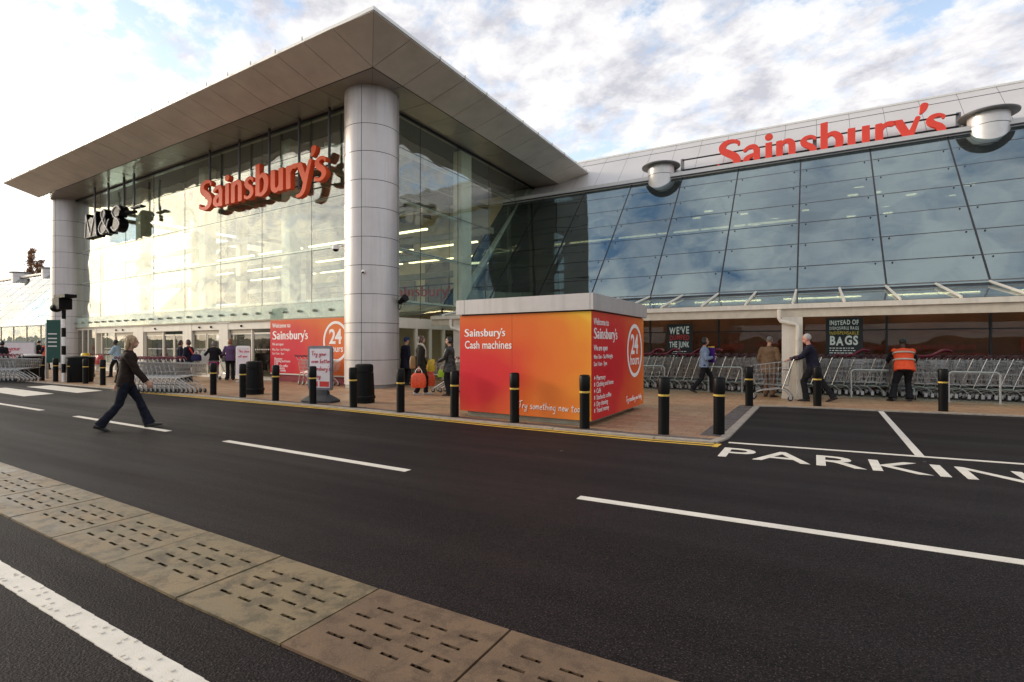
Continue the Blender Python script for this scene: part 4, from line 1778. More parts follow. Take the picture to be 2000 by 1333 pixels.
# ---- the second hanging sign: black box letters with pale edges
mbase = C1 + FE * 21.75 - FN * .6
ms = wroot("hanging_sign", (mbase.x, mbase.y, 7.0))
tag(ms, "black hanging letter sign reading M&S beside the far silver column", "sign")
BOX = {
    'M': ([[(0, 0, .03), (.06, .6, .03), (.10, 1.2, .03)], [(.10, 1.2, .03), (.38, .55, .03), (.62, .02, .03)], [(.62, .02, .03), (.85, .6, .03), (1.12, 1.2, .03)], [(1.12, 1.2, .03), (1.18, .6, .03), (1.24, 0, .03)]], 0.0, [[(0.0, 0), (.62, 0), (.10, 1.2)], [(.62, 0), (1.24, 0), (1.12, 1.2)], [(.1, 1.2), (.62, .5), (1.12, 1.2), (.62, 1.0)], [(.3, .0), (.9, .0), (.8, .7), (.4, .7)]]),
    '&': ([[(1.05, .62, .03), (.80, .16, .03), (.42, .0, .03), (.14, .14, .03), (.14, .42, .03), (.5, .72, .03), (.74, .98, .03), (.58, 1.2, .03), (.36, 1.12, .03), (.38, .86, .03), (.72, .4, .03), (1.1, .0, .03)]], 1.42, [[(.2, .02), (.85, .02), (.7, .6), (.25, .5)], [(.38, .6), (.7, .6), (.7, 1.15), (.38, 1.15)]]),
    'S': ([[(.92, 1.0, .03), (.7, 1.18, .03), (.36, 1.16, .03), (.16, .94, .03), (.34, .70, .03), (.68, .52, .03), (.86, .28, .03), (.66, .04, .03), (.3, .02, .03), (.06, .2, .03)]], 2.72, [[(.2, .72), (.75, .72), (.85, 1.1), (.25, 1.1)], [(.15, .08), (.8, .08), (.8, .5), (.3, .6)]]),
}
for ch, (st, dx, po) in BOX.items():
    loops = sdf_outline(st, po, -.3, 1.7, -.3, 1.6, h=0.022, grow=0.03)
    loops = [[(x + dx, y) for x, y in lp] for lp in loops]
    loops = [[(x * 1.17, y * 1.03) for x, y in lp] for lp in loops]
    me = loops_mesh("letter", loops, .4)
    L = put(me, "letter", M_BLACK, (mbase.x, mbase.y, 7.48), ms, RIGHT, OUT, 0.0)
    edge_ = MB()
    for s in st:
        edge_.tube([((p.x + dx) * 1.17, p.y * 1.03, .22) for p in catmull(s, 8)], .023, 6)
    me = edge_.mesh("pale_edge")
    e = put(me, "pale_edge", M_WHITE, (mbase.x, mbase.y, 7.48), ms, RIGHT, OUT, 0.0)
    e.parent = L
    e.location = (0, 0, 0)
for d in (.7, 2.4, 4.2):
    p = mbase + RIGHT * d
    MB().tube([(p.x, p.y, 8.5), (p.x, p.y, ZF - .02)], .05, 8).build("hanger_rod", MATS["rod_dark"], ms, smooth=True)
fl_p = mbase + RIGHT * 5.3
fld = wroot("floodlight", (fl_p.x, fl_p.y, 7.6))
tag(fld, "black floodlight on a drop rod to the right of the black letter sign", "lamp")
MB().tube([(fl_p.x, fl_p.y, 8.2), (fl_p.x, fl_p.y, ZF - .02)], .045, 8).build("drop_rod", MATS["rod_dark"], fld)
MB().box(fl_p.x - .1, fl_p.x + .9, fl_p.y - .12, fl_p.y + .12, 8.42, 8.5).build("lamp_head", M_BLACK, fld)
MB().tube([(fl_p.x - .3, fl_p.y - .2, 8.2), (fl_p.x + .25, fl_p.y, 8.25)], [.12, .07], 10).build("lamp_barrel", M_BLACK, fld)

# ---- red letters hung inside the hall, seen through the side glass
isg = wroot("hanging_sign", (-18.2, 19.4, 4.0))
tag(isg, "small red letter sign reading Sainsbury's hung inside behind the side glass", "sign")
put(wordmark_mesh(3.3, .05), "letters", pm("inner_sign_red", (.55, .06, .03), .5), (-18.0, 19.4, 3.85), isg, (.9, .436, 0), (.436, -.9, 0), 0.0)
for d in (.2, 3.0):
    MB().tube([(-18.0 + .9 * d, 19.42 + .436 * d, 4.1), (-18.0 + .9 * d, 19.42 + .436 * d, 9.4)], .012, 5).build("hanger_wire", MATS["rod_dark"], isg)

# ---- roof sign behind the gutter
rs = wroot("roof_sign", (-3.8, 25.75, 9.2))
tag(rs, "bright red roof sign reading Sainsbury's standing behind the store gutter", "sign")
letters, s_ = wordmark_letters(8.28, 0.12, 0.006)
M_SIGN2 = pm("roof_sign_red", (0.80, 0.055, 0.025), .4, 0, .04)
for ch, me in letters:
    me.transform(Matrix.Scale(1.08, 4, (0, 1, 0)))
    put(me, "letter", M_SIGN2, (-3.86, 25.62, 9.40), rs, (1, 0, 0), (0, -1, 0), 0.0)
mb = MB()
for z in (9.75, 10.22):
    mb.tube([(-5.4, 25.74, z), (4.75, 25.74, z)], .035, 6)
build_split(mb, "sign_rail", M_BLACKM, rs)
for x in (-5.42, .02, 4.75):
    MB().box(x - .07, x + .07, 25.78, 25.9, 9.3, 10.3).build("sign_post", pm("post_grey", (.2, .2, .2), .5, .3), rs)

# painted word on the tarmac in front of the bays
pk = text_mesh("PARKING", 1.0, .001, .004)
xs_ = [v.co.x for v in pk.vertices]
ys_ = [v.co.y for v in pk.vertices]
lead = text_mesh("PARKIN", 1.0, .001, .004)
wl_ = max(v.co.x for v in lead.vertices) - min(xs_)
for v in pk.vertices:
    x = (v.co.x - min(xs_)) / wl_ * 3.22
    y = (v.co.y - min(ys_)) / (max(ys_) - min(ys_)) * .70
    v.co = (-1.12 + x, 7.50 + y + .035 * x, .0045 if v.co.z > 0 else .0008)
o = link_mesh("road_lettering", pk, MATS["white_paint"])
o["kind"] = "structure"

# ================================================================== cash machine kiosk
KA = Vector((-3.44, 8.88, 0))                 # front right corner
KX = Vector((1, -0.06, 0)).normalized()       # front face, rightwards
KY = Vector((-0.002, 1, 0)).normalized()      # right face, backwards
KW, KD = 2.98, 3.32
KZ0, KZ1 = 0.13, 2.09


def MK(u, v, z):                              # u leftwards from the corner, v backwards
    p = KA - KX * u + KY * v
    return (p.x, p.y, z)


kio = wroot("cash_machine_kiosk", (KA.x, KA.y, 0))
tag(kio, "red and orange printed cash machine kiosk with a silver flat cap", "kiosk")
KX2, KN = KX, Vector((KX.y, -KX.x, 0))


def panel_local(name, w, h, mat, org, X, parent):
    """Printed panel: local x along the face from its left edge, local z up, so the wash sits in the panel."""
    mb = MB()
    mb.box(0, w, -0.0, 0.03, 0, h)
    o = link_mesh(name, mb.mesh(name), mat, parent)
    o.location = Vector(org) - Vector(parent["_org"])
    o.rotation_euler = (0, 0, math.atan2(X[1], X[0]))
    return o


kf = print_mat("kiosk_front_print", 0.35, 0.75, 2.9, 1.9, [(0.0, (0.66, 0.024, 0.042)), (0.26, (0.67, 0.04, 0.038)), (0.50, (0.72, 0.125, 0.033)), (0.80, (0.76, 0.21, 0.035)), (0.95, (0.80, 0.34, 0.035)), (1.05, (0.83, 0.47, 0.05))])
ks = print_mat("kiosk_side_print", 0.7, 0.8, 3.2, 2.4, [(0.0, (0.56, 0.016, 0.028)), (0.35, (0.60, 0.03, 0.03)), (0.7, (0.70, 0.12, 0.03)), (0.95, (0.74, 0.22, 0.035))])
panel_local("printed_panel", KW, KZ1 - KZ0, kf, MK(KW, 0, KZ0), KX, kio)
panel_local("printed_panel", KD, KZ1 - KZ0, ks, (MK(0, 0, KZ0)[0] + .004, MK(0, 0, KZ0)[1] + .004, KZ0), (KY.x, KY.y), kio)
mb = MB(MK)
mb.box(0.04, KW - .0, 0.035, KD - 0.02, KZ0 + .002, KZ1 - .002)
mb.build("kiosk_body", pm("kiosk_grey", (0.35, 0.33, 0.31), .5), kio)
mb = MB(MK)
for u in (KW * .565,):
    mb.box(u - .003, u + .003, -.0015, 0.0, KZ0, KZ1)
mb.build("panel_joint", pm("joint_red", (0.35, 0.03, 0.02), .5), kio)
mb = MB(MK)
mb.box(0.22, KW - .12, 0.12, KD - .1, 0.0, KZ0)
mb.build("plinth", pm("plinth_concrete", (0.32, 0.30, 0.23), .75, 0, .2, 3, bump=.3), kio)
mb = MB(MK)
mb.box(-.06, KW + .06, -.06, KD + .10, KZ1 + .025, KZ1 + .32)
cap = mb.build("roof_cap", pm("cap_silver", (0.50, 0.46, 0.435), .42, .3, .04, streak=.35), kio)
mb = MB(MK)
mb.box(0.02, KW - .02, 0.04, KD - .02, KZ1 + .0005, KZ1 + .0245)
mb.build("shadow_gap", M_JOINT, kio)
mb = MB(MK)
for u in (-.001, KW - .16):
    mb.box(u, u + .004, -.0625, -.0605, KZ1 + .03, KZ1 + .318)
mb.build("cap_joint", M_JOINT, cap)


def ktext(me, u, z, face, mat=M_WHITE, name="lettering", lift=.0035):
    if face == 'front':
        o = MK(KW - u, 0, z)
        return put(me, name, mat, o, kio, KX, (KX.y, -KX.x, 0), lift)
    o = MK(0, u, z)
    return put(me, name, mat, (o[0] + .004, o[1], o[2]), kio, KY, (KY.y, -KY.x, 0), lift)


z0 = KZ0
ktext(wordmark_mesh(1.03, .003), .12, 1.66, 'front', name="wordmark")
ktext(text_mesh("Cash machines", .225, .003, .002, .86), .13, 1.415, 'front')
hm_, w_ = hand_mesh("Try something new today", .158, .0075, .1)
hm_.transform(Matrix.Scale(1.47 / w_, 4, (1, 0, 0)))
ktext(hm_, 1.44, .27, 'front', name="handwriting")
ktext(text_mesh("Welcome to", .175, .003, .0015, .9), .10, 1.855, 'side')
ktext(wordmark_mesh(1.33, .003), .10, 1.60, 'side', name="wordmark")
ktext(text_mesh("We are open", .15, .003, .002, .9), .11, 1.385, 'side')
ktext(text_mesh("Mon 7am - Sat Midnight", .112, .003, .0005, .95), .11, 1.235, 'side')
ktext(text_mesh("Sun 11am - 5pm", .112, .003, .0005, .95), .11, 1.105, 'side')
for k, w in enumerate(("Pharmacy", "Clothing and home", "Caf\u00e9", "Starbucks coffee", "Dry cleaning", "Travel money")):
    ktext(text_mesh(w, .128, .003, .0005, .95), .24, .845 - k * .118, 'side')
bl = MB()
for k in range(6):
    yy = .045 - k * .118
    if k in (0, 2):
        bl.poly([(0, yy, 0), (.03, yy - .04, 0), (.06, yy, 0), (.03, yy + .04, 0)])
    else:
        bl.poly([(.01, yy - .035, 0), (.05, yy - .035, 0), (.05, yy + .035, 0), (.01, yy + .035, 0)])
ktext(bl.mesh("bullets", False), .12, .845, 'side', name="bullet_icons")
ktext(ring_mesh(.50, .585, .95), 2.62, 1.365, 'side', name="ring_logo")
ktext(text_mesh("24", .60, .003, .012, .98, 'CENTER', .9), 2.60, 1.30, 'side')
ktext(text_mesh("hours", .31, .003, .003, .96, 'CENTER'), 2.62, 1.06, 'side')
hm_, w_ = hand_mesh("Try something new today", .135, .005, .1)
hm_.transform(Matrix.Scale(1.16 / w_, 4, (1, 0, 0)))
ktext(hm_, 2.0, .28, 'side', name="handwriting")

# lettering on the welcome panel of the hall
def wtext(me, u, z, name="lettering", mat=M_WHITE):
    o = MF(WP_U1 - u, -0.045, z)
    return put(me, name, mat, o, hall, RIGHT, OUT, .032)


wtext(text_mesh("Welcome to", .25, .004, .004, .92), .14, 2.20)
wtext(wordmark_mesh(2.28, .004), .14, 1.72, "wordmark")
wtext(text_mesh("We are open", .15, .004, .001, .9), .14, 1.48)
wtext(text_mesh("Mon 7am - Sat Midnight", .125, .004, .0, .95), .14, 1.27)
wtext(text_mesh("Sun 11am - 5pm", .125, .004, .0, .95), .14, 1.11)
for k, w in enumerate(("Pharmacy", "Clothing and home", "Caf\u00e9", "Starbucks coffee", "Dry cleaning", "Travel money")):
    wtext(text_mesh(w, .14, .004, .001, .95), .28, .895 - k * .093 * 1.0)
wtext(ring_mesh(.66, .76, .92), 4.0, 1.62, "ring_logo")
wtext(text_mesh("24", .76, .004, .016, .98, 'CENTER', .9), 3.98, 1.55)
wtext(text_mesh("hours", .36, .004, .004, .96, 'CENTER'), 4.0, 1.24)

# ================================================================== window posters
def poster(x0, x1, z0, z1, lines, label, small):
    p = wroot("window_poster", (x0, YB0 - .06, z0))
    tag(p, label, "poster", "black posters in the shopfront")
    MB().box(x0, x1, YB0 - .066, YB0 - .05, z0, z1).build("sheet", pm("poster_black", (0.012, 0.012, 0.014), .4), p)
    rnd = random.Random(len(label))
    for txt, size, z, mat, sx, b in lines:
        x = x0 + .10
        w_tot = 0
        ms_ = []
        for ch in txt:
            if ch == ' ':
                w_tot += size * .3
                continue
            me = text_mesh(ch, size * rnd.uniform(.94, 1.06), .003, b, sx)
            me.transform(Matrix.Rotation(rnd.uniform(-.07, .07), 4, 'Z'))
            wd = max(v.co.x for v in me.vertices) if me.vertices else size * .4
            me.transform(Matrix.Translation((w_tot, rnd.uniform(-.012, .012), 0)))
            w_tot += wd + size * .10
            ms_.append(me)
        bm = bmesh.new()
        for me in ms_:
            bm.from_mesh(me)
        out = bpy.data.meshes.new("lettering")
        bm.to_mesh(out)
        bm.free()
        sc = (x1 - x0 - .2) / w_tot if w_tot > x1 - x0 - .2 else 1
        out.transform(Matrix.Scale(sc, 4, (1, 0, 0)))
        put(out, "lettering", mat, (x, YB0 - .066, z), p, (1, 0, 0), (0, -1, 0), .004)
    sm = MB()
    for k in range(4):
        z = small - k * .075
        x = x0 + .1
        while x < x1 - .25 - (.2 if k == 3 else 0):
            L = rnd.uniform(.03, .11)
            sm.box(x, x + L, YB0 - .072, YB0 - .069, z, z + .028)
            x += L + .025
    sm.build("small_print", M_WHITE, p)


M_PRED, M_PYEL = pm("poster_red", (.6, .03, .03), .5), pm("poster_yellow", (.75, .5, .05), .5)
poster(-4.62, -3.72, .9, 2.24, [("WE'VE", .34, 1.90, M_WHITE, 1.0, .012), ("DUMPED", .26, 1.67, M_PRED, 1, .006), ("THE JUNK", .28, 1.42, M_WHITE, .9, .01)],
       "black window poster reading WE'VE DUMPED THE JUNK", 1.25)
poster(0.32, 1.30, .9, 2.34, [("INSTEAD OF", .20, 2.12, M_WHITE, 1.0, .006), ("DISPOSABLE BAGS", .14, 1.97, M_WHITE, 1, .002), ("INDISPENSABLE", .14, 1.82, M_PYEL, 1, .002), ("BAGS", .38, 1.50, M_WHITE, 1.0, .014)],
       "black window poster reading INSTEAD OF DISPOSABLE BAGS INDISPENSABLE BAGS", 1.38)

# ================================================================== bollards
def make_bollard():
    r = empty("bollard")
    R = .088
    MB().lathe([(R + .004, 0), (R + .004, .012), (R, .014), (R, .60), (R, .925), (R - .012, .94), (.04, .945)], 24).build("post", M_BLACK, r, smooth=True)
    MB().lathe([(R + .001, .625), (R + .004, .630), (R + .004, .656), (R + .001, .658)], 24).build("reflective_band", M_YEL, r, smooth=True)
    MB().lathe([(R + .0015, .672), (R + .006, .69), (R + .006, .90), (R + .002, .915)], 24).build("cap_sleeve", pm("bollard_cap", (0.005, .0048, .0048), .4, 0, .2, spec=.2), r, smooth=True)
    return r


bol = make_bollard()
KM = kid_map()
BSPOTS = [
    (-1.36, 9.26, "black bollard at the kerb corner of the first parking bay"),
    (-2.15, 8.81, "black bollard on the open paving right of the cash machine kiosk"),
    (-3.51, 8.74, "black bollard hard against the front corner of the cash machine kiosk"),
    (-4.92, 8.73, "black bollard in front of the middle of the kiosk front panel"),
    (-6.38, 8.82, "black bollard just left of the cash machine kiosk"),
    (-7.82, 8.82, "black bollard to the right of the big near silver column"),
    (-9.41, 8.98, "black bollard partly covering the black litter bin by the near column"),
    (-10.86, 9.02, "black bollard in front of the handwritten pavement sign"),
    (-12.31, 9.03, "black bollard between the pavement sign and the round topped bin"),
    (-13.95, 9.19, "black bollard overlapping the left side of the round topped bin"),
    (-15.42, 9.23, "black bollard just right of the nested shallow trolleys"),
    (-1.36, 13.95, "black bollard at the far inner corner of the parking bay"),
    (0.07, 14.75, "black bollard by the man with the trolley at the bay end"),
    (2.49, 14.95, "black bollard beside the hoop rail behind the second parking bay"),
    (-21.3, 9.45, "black bollard just behind the walking woman's back"),
    (-22.68, 9.46, "black bollard beside the trolley loaded with red bags"),
    (-24.15, 9.51, "black bollard right of the wide black bin near the crossing"),
    (-25.37, 9.46, "black bollard left of the wide black bin by the banded pole"),
    (-26.56, 9.45, "black bollard in front of the dark green totem sign"),
    (-27.81, 9.44, "black bollard beside the white rimmed bin at the crossing"),
]
for i, (x, y, lb) in enumerate(BSPOTS):
    o = bol if i == 0 else copy_tree(bol, None, KM)
    o.location = (x, y, ZP)
    o.rotation_euler = (random.uniform(-.016, .016), random.uniform(-.012, .012), random.uniform(0, 6))
    tag(o, lb, "bollard", "black bollards along the kerb")

# ================================================================== hoop rails
def make_hoop(w, h=.78):
    r = empty("hoop_rail")
    a = .09
    pts = [(-w / 2, 0, 0), (-w / 2, 0, h - a)]
    for k in range(1, 6):
        an = math.pi / 2 * k / 6
        pts.append((-w / 2 + a - a * math.cos(an), 0, h - a + a * math.sin(an)))
    pts += [(-w / 2 + a, 0, h), (w / 2 - a, 0, h)]
    for k in range(1, 6):
        an = math.pi / 2 * k / 6
        pts.append((w / 2 - a + a * math.sin(an), 0, h - a + a * math.cos(an)))
    pts += [(w / 2, 0, h - a), (w / 2, 0, 0)]
    MB().tube(pts, .024, 8).build("rail", pm("galvanised", (0.52, 0.52, 0.50), .4, .8, .1), r, smooth=True)
    m = MB()
    for sx in (-1, 1):
        m.lathe([(.05, 0), (.05, .012)], 12, (sx * w / 2, 0, 0))
    m.build("foot_plate", MATS["galvanised"], r)
    return r


for i, (x, y, w, lb) in enumerate((
        (-4.95, 17.62, 1.35, "steel hoop rail half hidden behind the cash machine kiosk"),
        (-2.42, 17.68, .98, "steel hoop rail beside the woman carrying the purple folder"),
        (1.40, 17.66, .98, "steel hoop rail left of the hi-vis worker"),
        (3.52, 17.45, 1.0, "steel hoop rail at the end of the trolley row by the bollard"))):
    h = make_hoop(w)
    h.location = (x, y, ZP)
    tag(h, lb, "rail", "hoop rails in front of the trolleys")

# ================================================================== bins
def make_bin(name="litter_bin", hood=True):
    r = empty(name)
    def ring(w, d, z, n=28, p=3.2):
        out = []
        for k in range(n):
            an = 2 * math.pi * k / n
            c, s = math.cos(an), math.sin(an)
            out.append((w * math.copysign(abs(c) ** (2 / p), c), d * math.copysign(abs(s) ** (2 / p), s), z))
        return out
    MB().loft([ring(.30, .28, 0), ring(.30, .28, .10), ring(.325, .30, .11), ring(.325, .30, .17), ring(.30, .28, .19), ring(.27, .25, .78)]).build("body", M_BLACK, r, smooth=True)
    h = MB()
    h.loft([ring(.265, .245, .79), ring(.265, .245, .93), ring(.25, .23, .985), ring(.18, .16, 1.01), ring(.05, .05, 1.015)])
    hd = h.build("hood", M_BLACK, r, smooth=True)
    MB().box(-.29, -.20, -.19, .19, .80, .91).build("opening_lip", M_BLACKM, hd)
    MB().lathe([(.055, -.012), (.055, .0)], 18, (-.315, -.06, .58), 'x').build("round_badge", M_WHITE, r)
    return r


for (x, y, rz, s, lb) in ((-14.55, 9.95, .3, .98, "black litter bin with a rounded hood left of the pavement sign"),
                          (-9.95, 9.85, .2, .98, "black litter bin standing in front of the near silver column")):
    b = make_bin()
    b.location = (x, y, ZP)
    b.rotation_euler = (0, 0, rz)
    b.scale = (s * .82, s * .82, s)
    tag(b, lb, "litter bin", "black litter bins on the pavement")


def make_drum_bin(w, h, rim):
    r = empty("litter_bin")
    MB().lathe([(w * .86, 0), (w * .9, .06), (w, h - .12), (w, h - .02)], 24).build("body", M_BLACK, r, smooth=True)
    MB().lathe([(w + .02, h - .02), (w + .02, h + .02), (w - .03, h + .05), (w * .3, h + .08)], 24).build("lid", rim, r, smooth=True)
    return r


b = make_drum_bin(.46, .98, pm("bin_rim_pale", (.6, .58, .55), .5))
b.location = (-31.51, 10.24, ZP)
tag(b, "black bin with a pale rim standing behind the far left trolleys", "litter bin")
b = make_drum_bin(.46, .96, M_BLACK)
b.location = (-25.44, 9.85, ZP)
tag(b, "wide black bin between two bollards near the banded crossing pole", "litter bin")

# ================================================================== pavement signs
def rounded(w, h, r, n=6):
    out = []
    for cx, cy, a0 in ((w / 2 - r, h - r, 0), (-w / 2 + r, h - r, 90), (-w / 2 + r, r, 180), (w / 2 - r, r, 270)):
        for k in range(n + 1):
            an = rad(a0 + 90 * k / n)
            out.append((cx + r * math.cos(an), cy + r * math.sin(an)))
    return out


def plate(pts, y0, y1):
    mb = MB()
    n = len(pts)
    a = [mb.pt((x, y0, z)) for x, z in pts]
    b = [mb.pt((x, y1, z)) for x, z in pts]
    mb.f.append(a)
    mb.f.append(b[::-1])
    for k in range(n):
        mb.f.append([a[k], a[(k + 1) % n], b[(k + 1) % n], b[k]])
    return mb


def make_sign(w, h, frame_m, base, lines, pen, size, step, footer=True, z0=.30, ink=None):
    r = empty("pavement_sign")
    r["_org"] = [0, 0, 0]
    ink = ink or pm("marker_red", (.5, .012, .03), .5)
    pl_ = plate([(x, z + z0) for x, z in rounded(w, h, .09)], -.03, .03)
    pl_.build("frame", frame_m, r, smooth=True)
    iw, ih = w - .13, h - .15
    poster_ = plate([(x, z + z0 + .075) for x, z in rounded(iw, ih, .02, 2)], -.036, -.031).build("poster", pm("poster_paper", (.76, .68, .69), .45, 0, .05), r)
    poster_["_org"] = [0, 0, 0]
    zz = z0 + h - .075 - step * .95
    for t in lines:
        me, wd = hand_mesh(t, size, pen, .08)
        put(me, "handwriting", ink, (-iw / 2 + .05, -.036, zz), poster_, (1, 0, 0), (0, -1, 0), .001)
        zz -= step
    if footer:
        for a, b in ((-iw / 2 + .02, -.06), (-.0, iw / 2 - .02)):
            MB().box(a, b, -.039, -.0365, z0 + .10, z0 + .235).build("footer_block", pm("footer_red", (.62, .035, .03), .5), poster_)
    if base:
        m = MB()
        def rr(a, b, z):
            return [(x, y, z) for x, y in [(-a, -b * .7), (-a * .8, -b), (a * .8, -b), (a, -b * .7), (a, b * .7), (a * .8, b), (-a * .8, b), (-a, b * .7)]]
        m.loft([rr(w * .63, .26, 0.0), rr(w * .63, .26, .05), rr(w * .5, .20, .12), rr(w * .33, .09, .2), rr(w * .31, .06, z0 + .02)])
        m.build("base", pm("rubber_base", (.035, .034, .036), .6, 0, .15), r, smooth=True)
    else:
        m = MB()
        m.lathe([(.28, 0), (.26, .04), (.06, .08)], 20)
        m.build("base", pm("pale_base", (.35, .34, .32), .6), r, smooth=True)
        MB().box(-.03, .03, -.02, .02, .06, z0 + .02).build("stem", M_GREYP, r)
    return r


YAW_DEG = math.degrees(YAW)
def bearing(px):                              # degrees clockwise from +Y
    return math.degrees(math.atan((px - 1000) / 1035.0)) - YAW_DEG


s1 = make_sign(.74, 1.15, pm("frame_pewter", (.22, .21, .23), .35, .5), True, ["Try your", "even better", "Sainsbury's", "today"], .0085, .125, .19)
s1.location = (-11.05, 9.42, ZP)
s1.rotation_euler = (0, 0, rad(12))
tag(s1, "grey framed swing sign with red handwriting on a black rubber base", "pavement sign")
s2 = make_sign(.62, 1.28, M_WHITE, False, ["This store", "will open", "6.00am".replace("6.00am", "soon")][:2], .010, .115, .2, False, .16, pm("marker_pink", (.62, .05, .09), .5))
s2.location = (-20.12, 13.28, ZP)
s2.rotation_euler = (0, 0, rad(22))
tag(s2, "white framed poster stand with red handwriting beside the entrance doors", "pavement sign")
s3 = make_sign(1.9, 1.25, pm("frame_pale", (.45, .45, .44), .4, .4), True, ["Try your", "even better"], .018, .30, .42, False, .42, pm("marker_pink", (.62, .05, .09), .5))
s3.location = (-36.6, 11.3, ZP)
s3.rotation_euler = (0, 0, rad(40))
tag(s3, "wide pale pink handwritten sign behind the far left trolleys", "pavement sign")

# ================================================================== crossing pole, totem
bp = wroot("crossing_pole", (-26.11, 9.55, ZP))
tag(bp, "black and white banded crossing pole topped by a black shrouded lamp", "lamp post")
for k in range(8):
    MB().lathe([(.07, .02 + k * .36), (.07, .02 + (k + 1) * .36 - .001)], 14, (-26.11, 9.55, 0)).build("band", M_WHITE if k % 2 == 0 else M_BLACK, bp, smooth=True)
x, y = -26.11, 9.55
MB().box(x - .42, x + .16, y - .22, y + .22, 2.92, 3.36).ball((x - .34, y - .12, 2.98), (.24, .2, .17), 12, 8).build("lamp_shroud", M_BLACK, bp)
MB().box(x - .36, x + .62, y - .2, y + .2, 3.37, 3.5).build("hood", M_BLACK, bp)
tt = wroot("totem_sign", (-29.2, 10.35, ZP))
tag(tt, "dark green upright totem sign on silver posts left of the banded pole", "sign")
tx = Vector((math.cos(rad(62)), math.sin(rad(62)), 0))
for d in (-.26, .27):
    p = Vector((-29.2, 10.35, 0)) + tx * d
    MB().tube([(p.x, p.y, .02), (p.x, p.y, 2.75 if d > 0 else 2.45)], .06, 10).build("post", M_CHROME, tt, smooth=True)
def MTT(u, v, z):
    p = Vector((-29.2, 10.35, 0)) + tx * u + Vector((tx.y, -tx.x, 0)) * v
    return (p.x, p.y, z)
MB(MTT).box(-.25, .21, .07, .16, .72, 2.6).build("board", pm("totem_green", (.012, .075, .055), .4, 0, .1), tt)
m = MB(MTT)
for z in (1.96, 1.76, 1.6, 1.42):
    m.box(-.2, .1, .162, .168, z, z + .05)
build_split(m, "text_bar", M_WHITE, tt)

# ================================================================== cameras, lamps on the column
def dome_camera(px, py, pz, ang, label):
    r = wroot("security_camera", (px, py, pz))
    tag(r, label, "camera")
    d = Vector((math.cos(ang), math.sin(ang), 0))
    p0 = Vector((px, py, pz))
    MB().tube([p0 - d * .02, p0 + d * .10 + Vector((0, 0, .07)), p0 + d * .22 + Vector((0, 0, .07)), p0 + d * .3 + Vector((0, 0, .02))], .035, 8).build("bracket", M_WHITE, r, smooth=True)
    q = p0 + d * .3
    MB().lathe([(.04, .06), (.11, .02), (.125, -.07), (.125, -.11)], 18, tuple(q)).build("housing", M_WHITE, r, smooth=True)
    MB().ball(q + Vector((0, 0, -.11)), (.10, .10, .08), 14, 8).build("dome", M_BLACK, r, smooth=True)


an = rad(-142)
dome_camera(C1.x + .94 * math.cos(an), C1.y + .94 * math.sin(an), 4.95, an, "white dome security camera on the left of the near silver column")
an = rad(-62)
r = wroot("security_camera", (C1.x + .95 * math.cos(an), C1.y + .95 * math.sin(an), 3.95))
tag(r, "tiny white ball camera low on the right of the near silver column", "camera")
MB().ball((C1.x + 1.0 * math.cos(an), C1.y + 1.0 * math.sin(an), 3.95), .06, 12, 8).build("housing", M_WHITE, r, smooth=True)
MB().ball((C1.x + 1.05 * math.cos(an), C1.y + 1.05 * math.sin(an), 3.92), .035, 10, 6).build("lens", M_BLACK, r, smooth=True)
an = rad(28)
bx, by = C1.x + .95 * math.cos(an), C1.y + .95 * math.sin(an)
r = wroot("floodlight", (bx, by, 3.0))
tag(r, "small black floodlight fixed to the right side of the near silver column", "lamp")
MB().tube([(bx, by, 3.05), (bx + .12, by - .05, 3.05)], .03, 6).build("bracket", M_BLACK, r)
MB().tube([(bx + .08, by - .05, 2.98), (bx + .42, by - .12, 3.14)], [.07, .14], 8).build("lamp_head", M_BLACK, r)
MB().tube([(bx + .05, by - .04, 2.98), (bx + .02, by - .06, 2.82), (bx + .1, by - .08, 2.72), (bx + .18, by - .08, 2.85), (bx + .16, by - .07, 2.98)], .012, 5).build("cable", M_BLACK, r)

# ================================================================== trees
def poplar(loc, h, spires, seed, label):
    rnd = random.Random(seed)
    r = empty("poplar_tree", loc)
    tag(r, label, "tree")
    mb = MB()
    tips = []
    for dx, dy, hh, w in spires:
        pts = [(dx * .2, dy * .2, 0), (dx * .7, dy * .7, h * .3), (dx, dy, hh)]
        mb.tube(pts, [.22, .14, .03], 7)
        for k in range(60):
            t = rnd.uniform(.3, 1)
            z = hh * t
            an = rnd.uniform(0, 6.28)
            L = w * (1.15 - t) * rnd.uniform(.6, 1.3) + .25
            b = (dx * (t * .5 + .5) + math.cos(an) * L * .5, dy + math.sin(an) * L * .5, z + L * 1.3)
            mb.tube([(dx * (t * .5 + .5), dy, z), b], [.03, .012], 4)
            tips.append((b, L))
    mb.build("trunk", pm("bark_brown", (.07, .05, .035), .9), r)
    cm = MB()
    for b, L in tips:
        for q in range(60):
            if rnd.random() < .25:
                continue
            t = rnd.random()
            p = Vector((b[0] * 1.0 + rnd.gauss(0, .16), b[1] + rnd.gauss(0, .16), b[2] - rnd.random() * L * 1.4))
            s = rnd.uniform(.09, .19)
            a = Vector((rnd.gauss(0, 1), rnd.gauss(0, 1), rnd.gauss(0, 1))).normalized()
            bb = a.orthogonal().normalized()
            c = a.cross(bb)
            cm.poly([p + bb * s, p + c * s * .6, p - bb * s, p - c * s * .6])
    m, nt, bs = newmat("autumn_leaf")
    co = nn(nt, 'ShaderNodeTexCoord').outputs['Object']
    nt.links.new(ramp(nt, noise_tex(nt, co, 1.1, 4, .7), [(.35, (.14, .10, .04)), (.5, (.30, .12, .06)), (.7, (.36, .26, .08))]), bs.inputs['Base Color'])
    bs.inputs['Roughness'].default_value = .8
    cm.build("crown", m, r, fix=False)


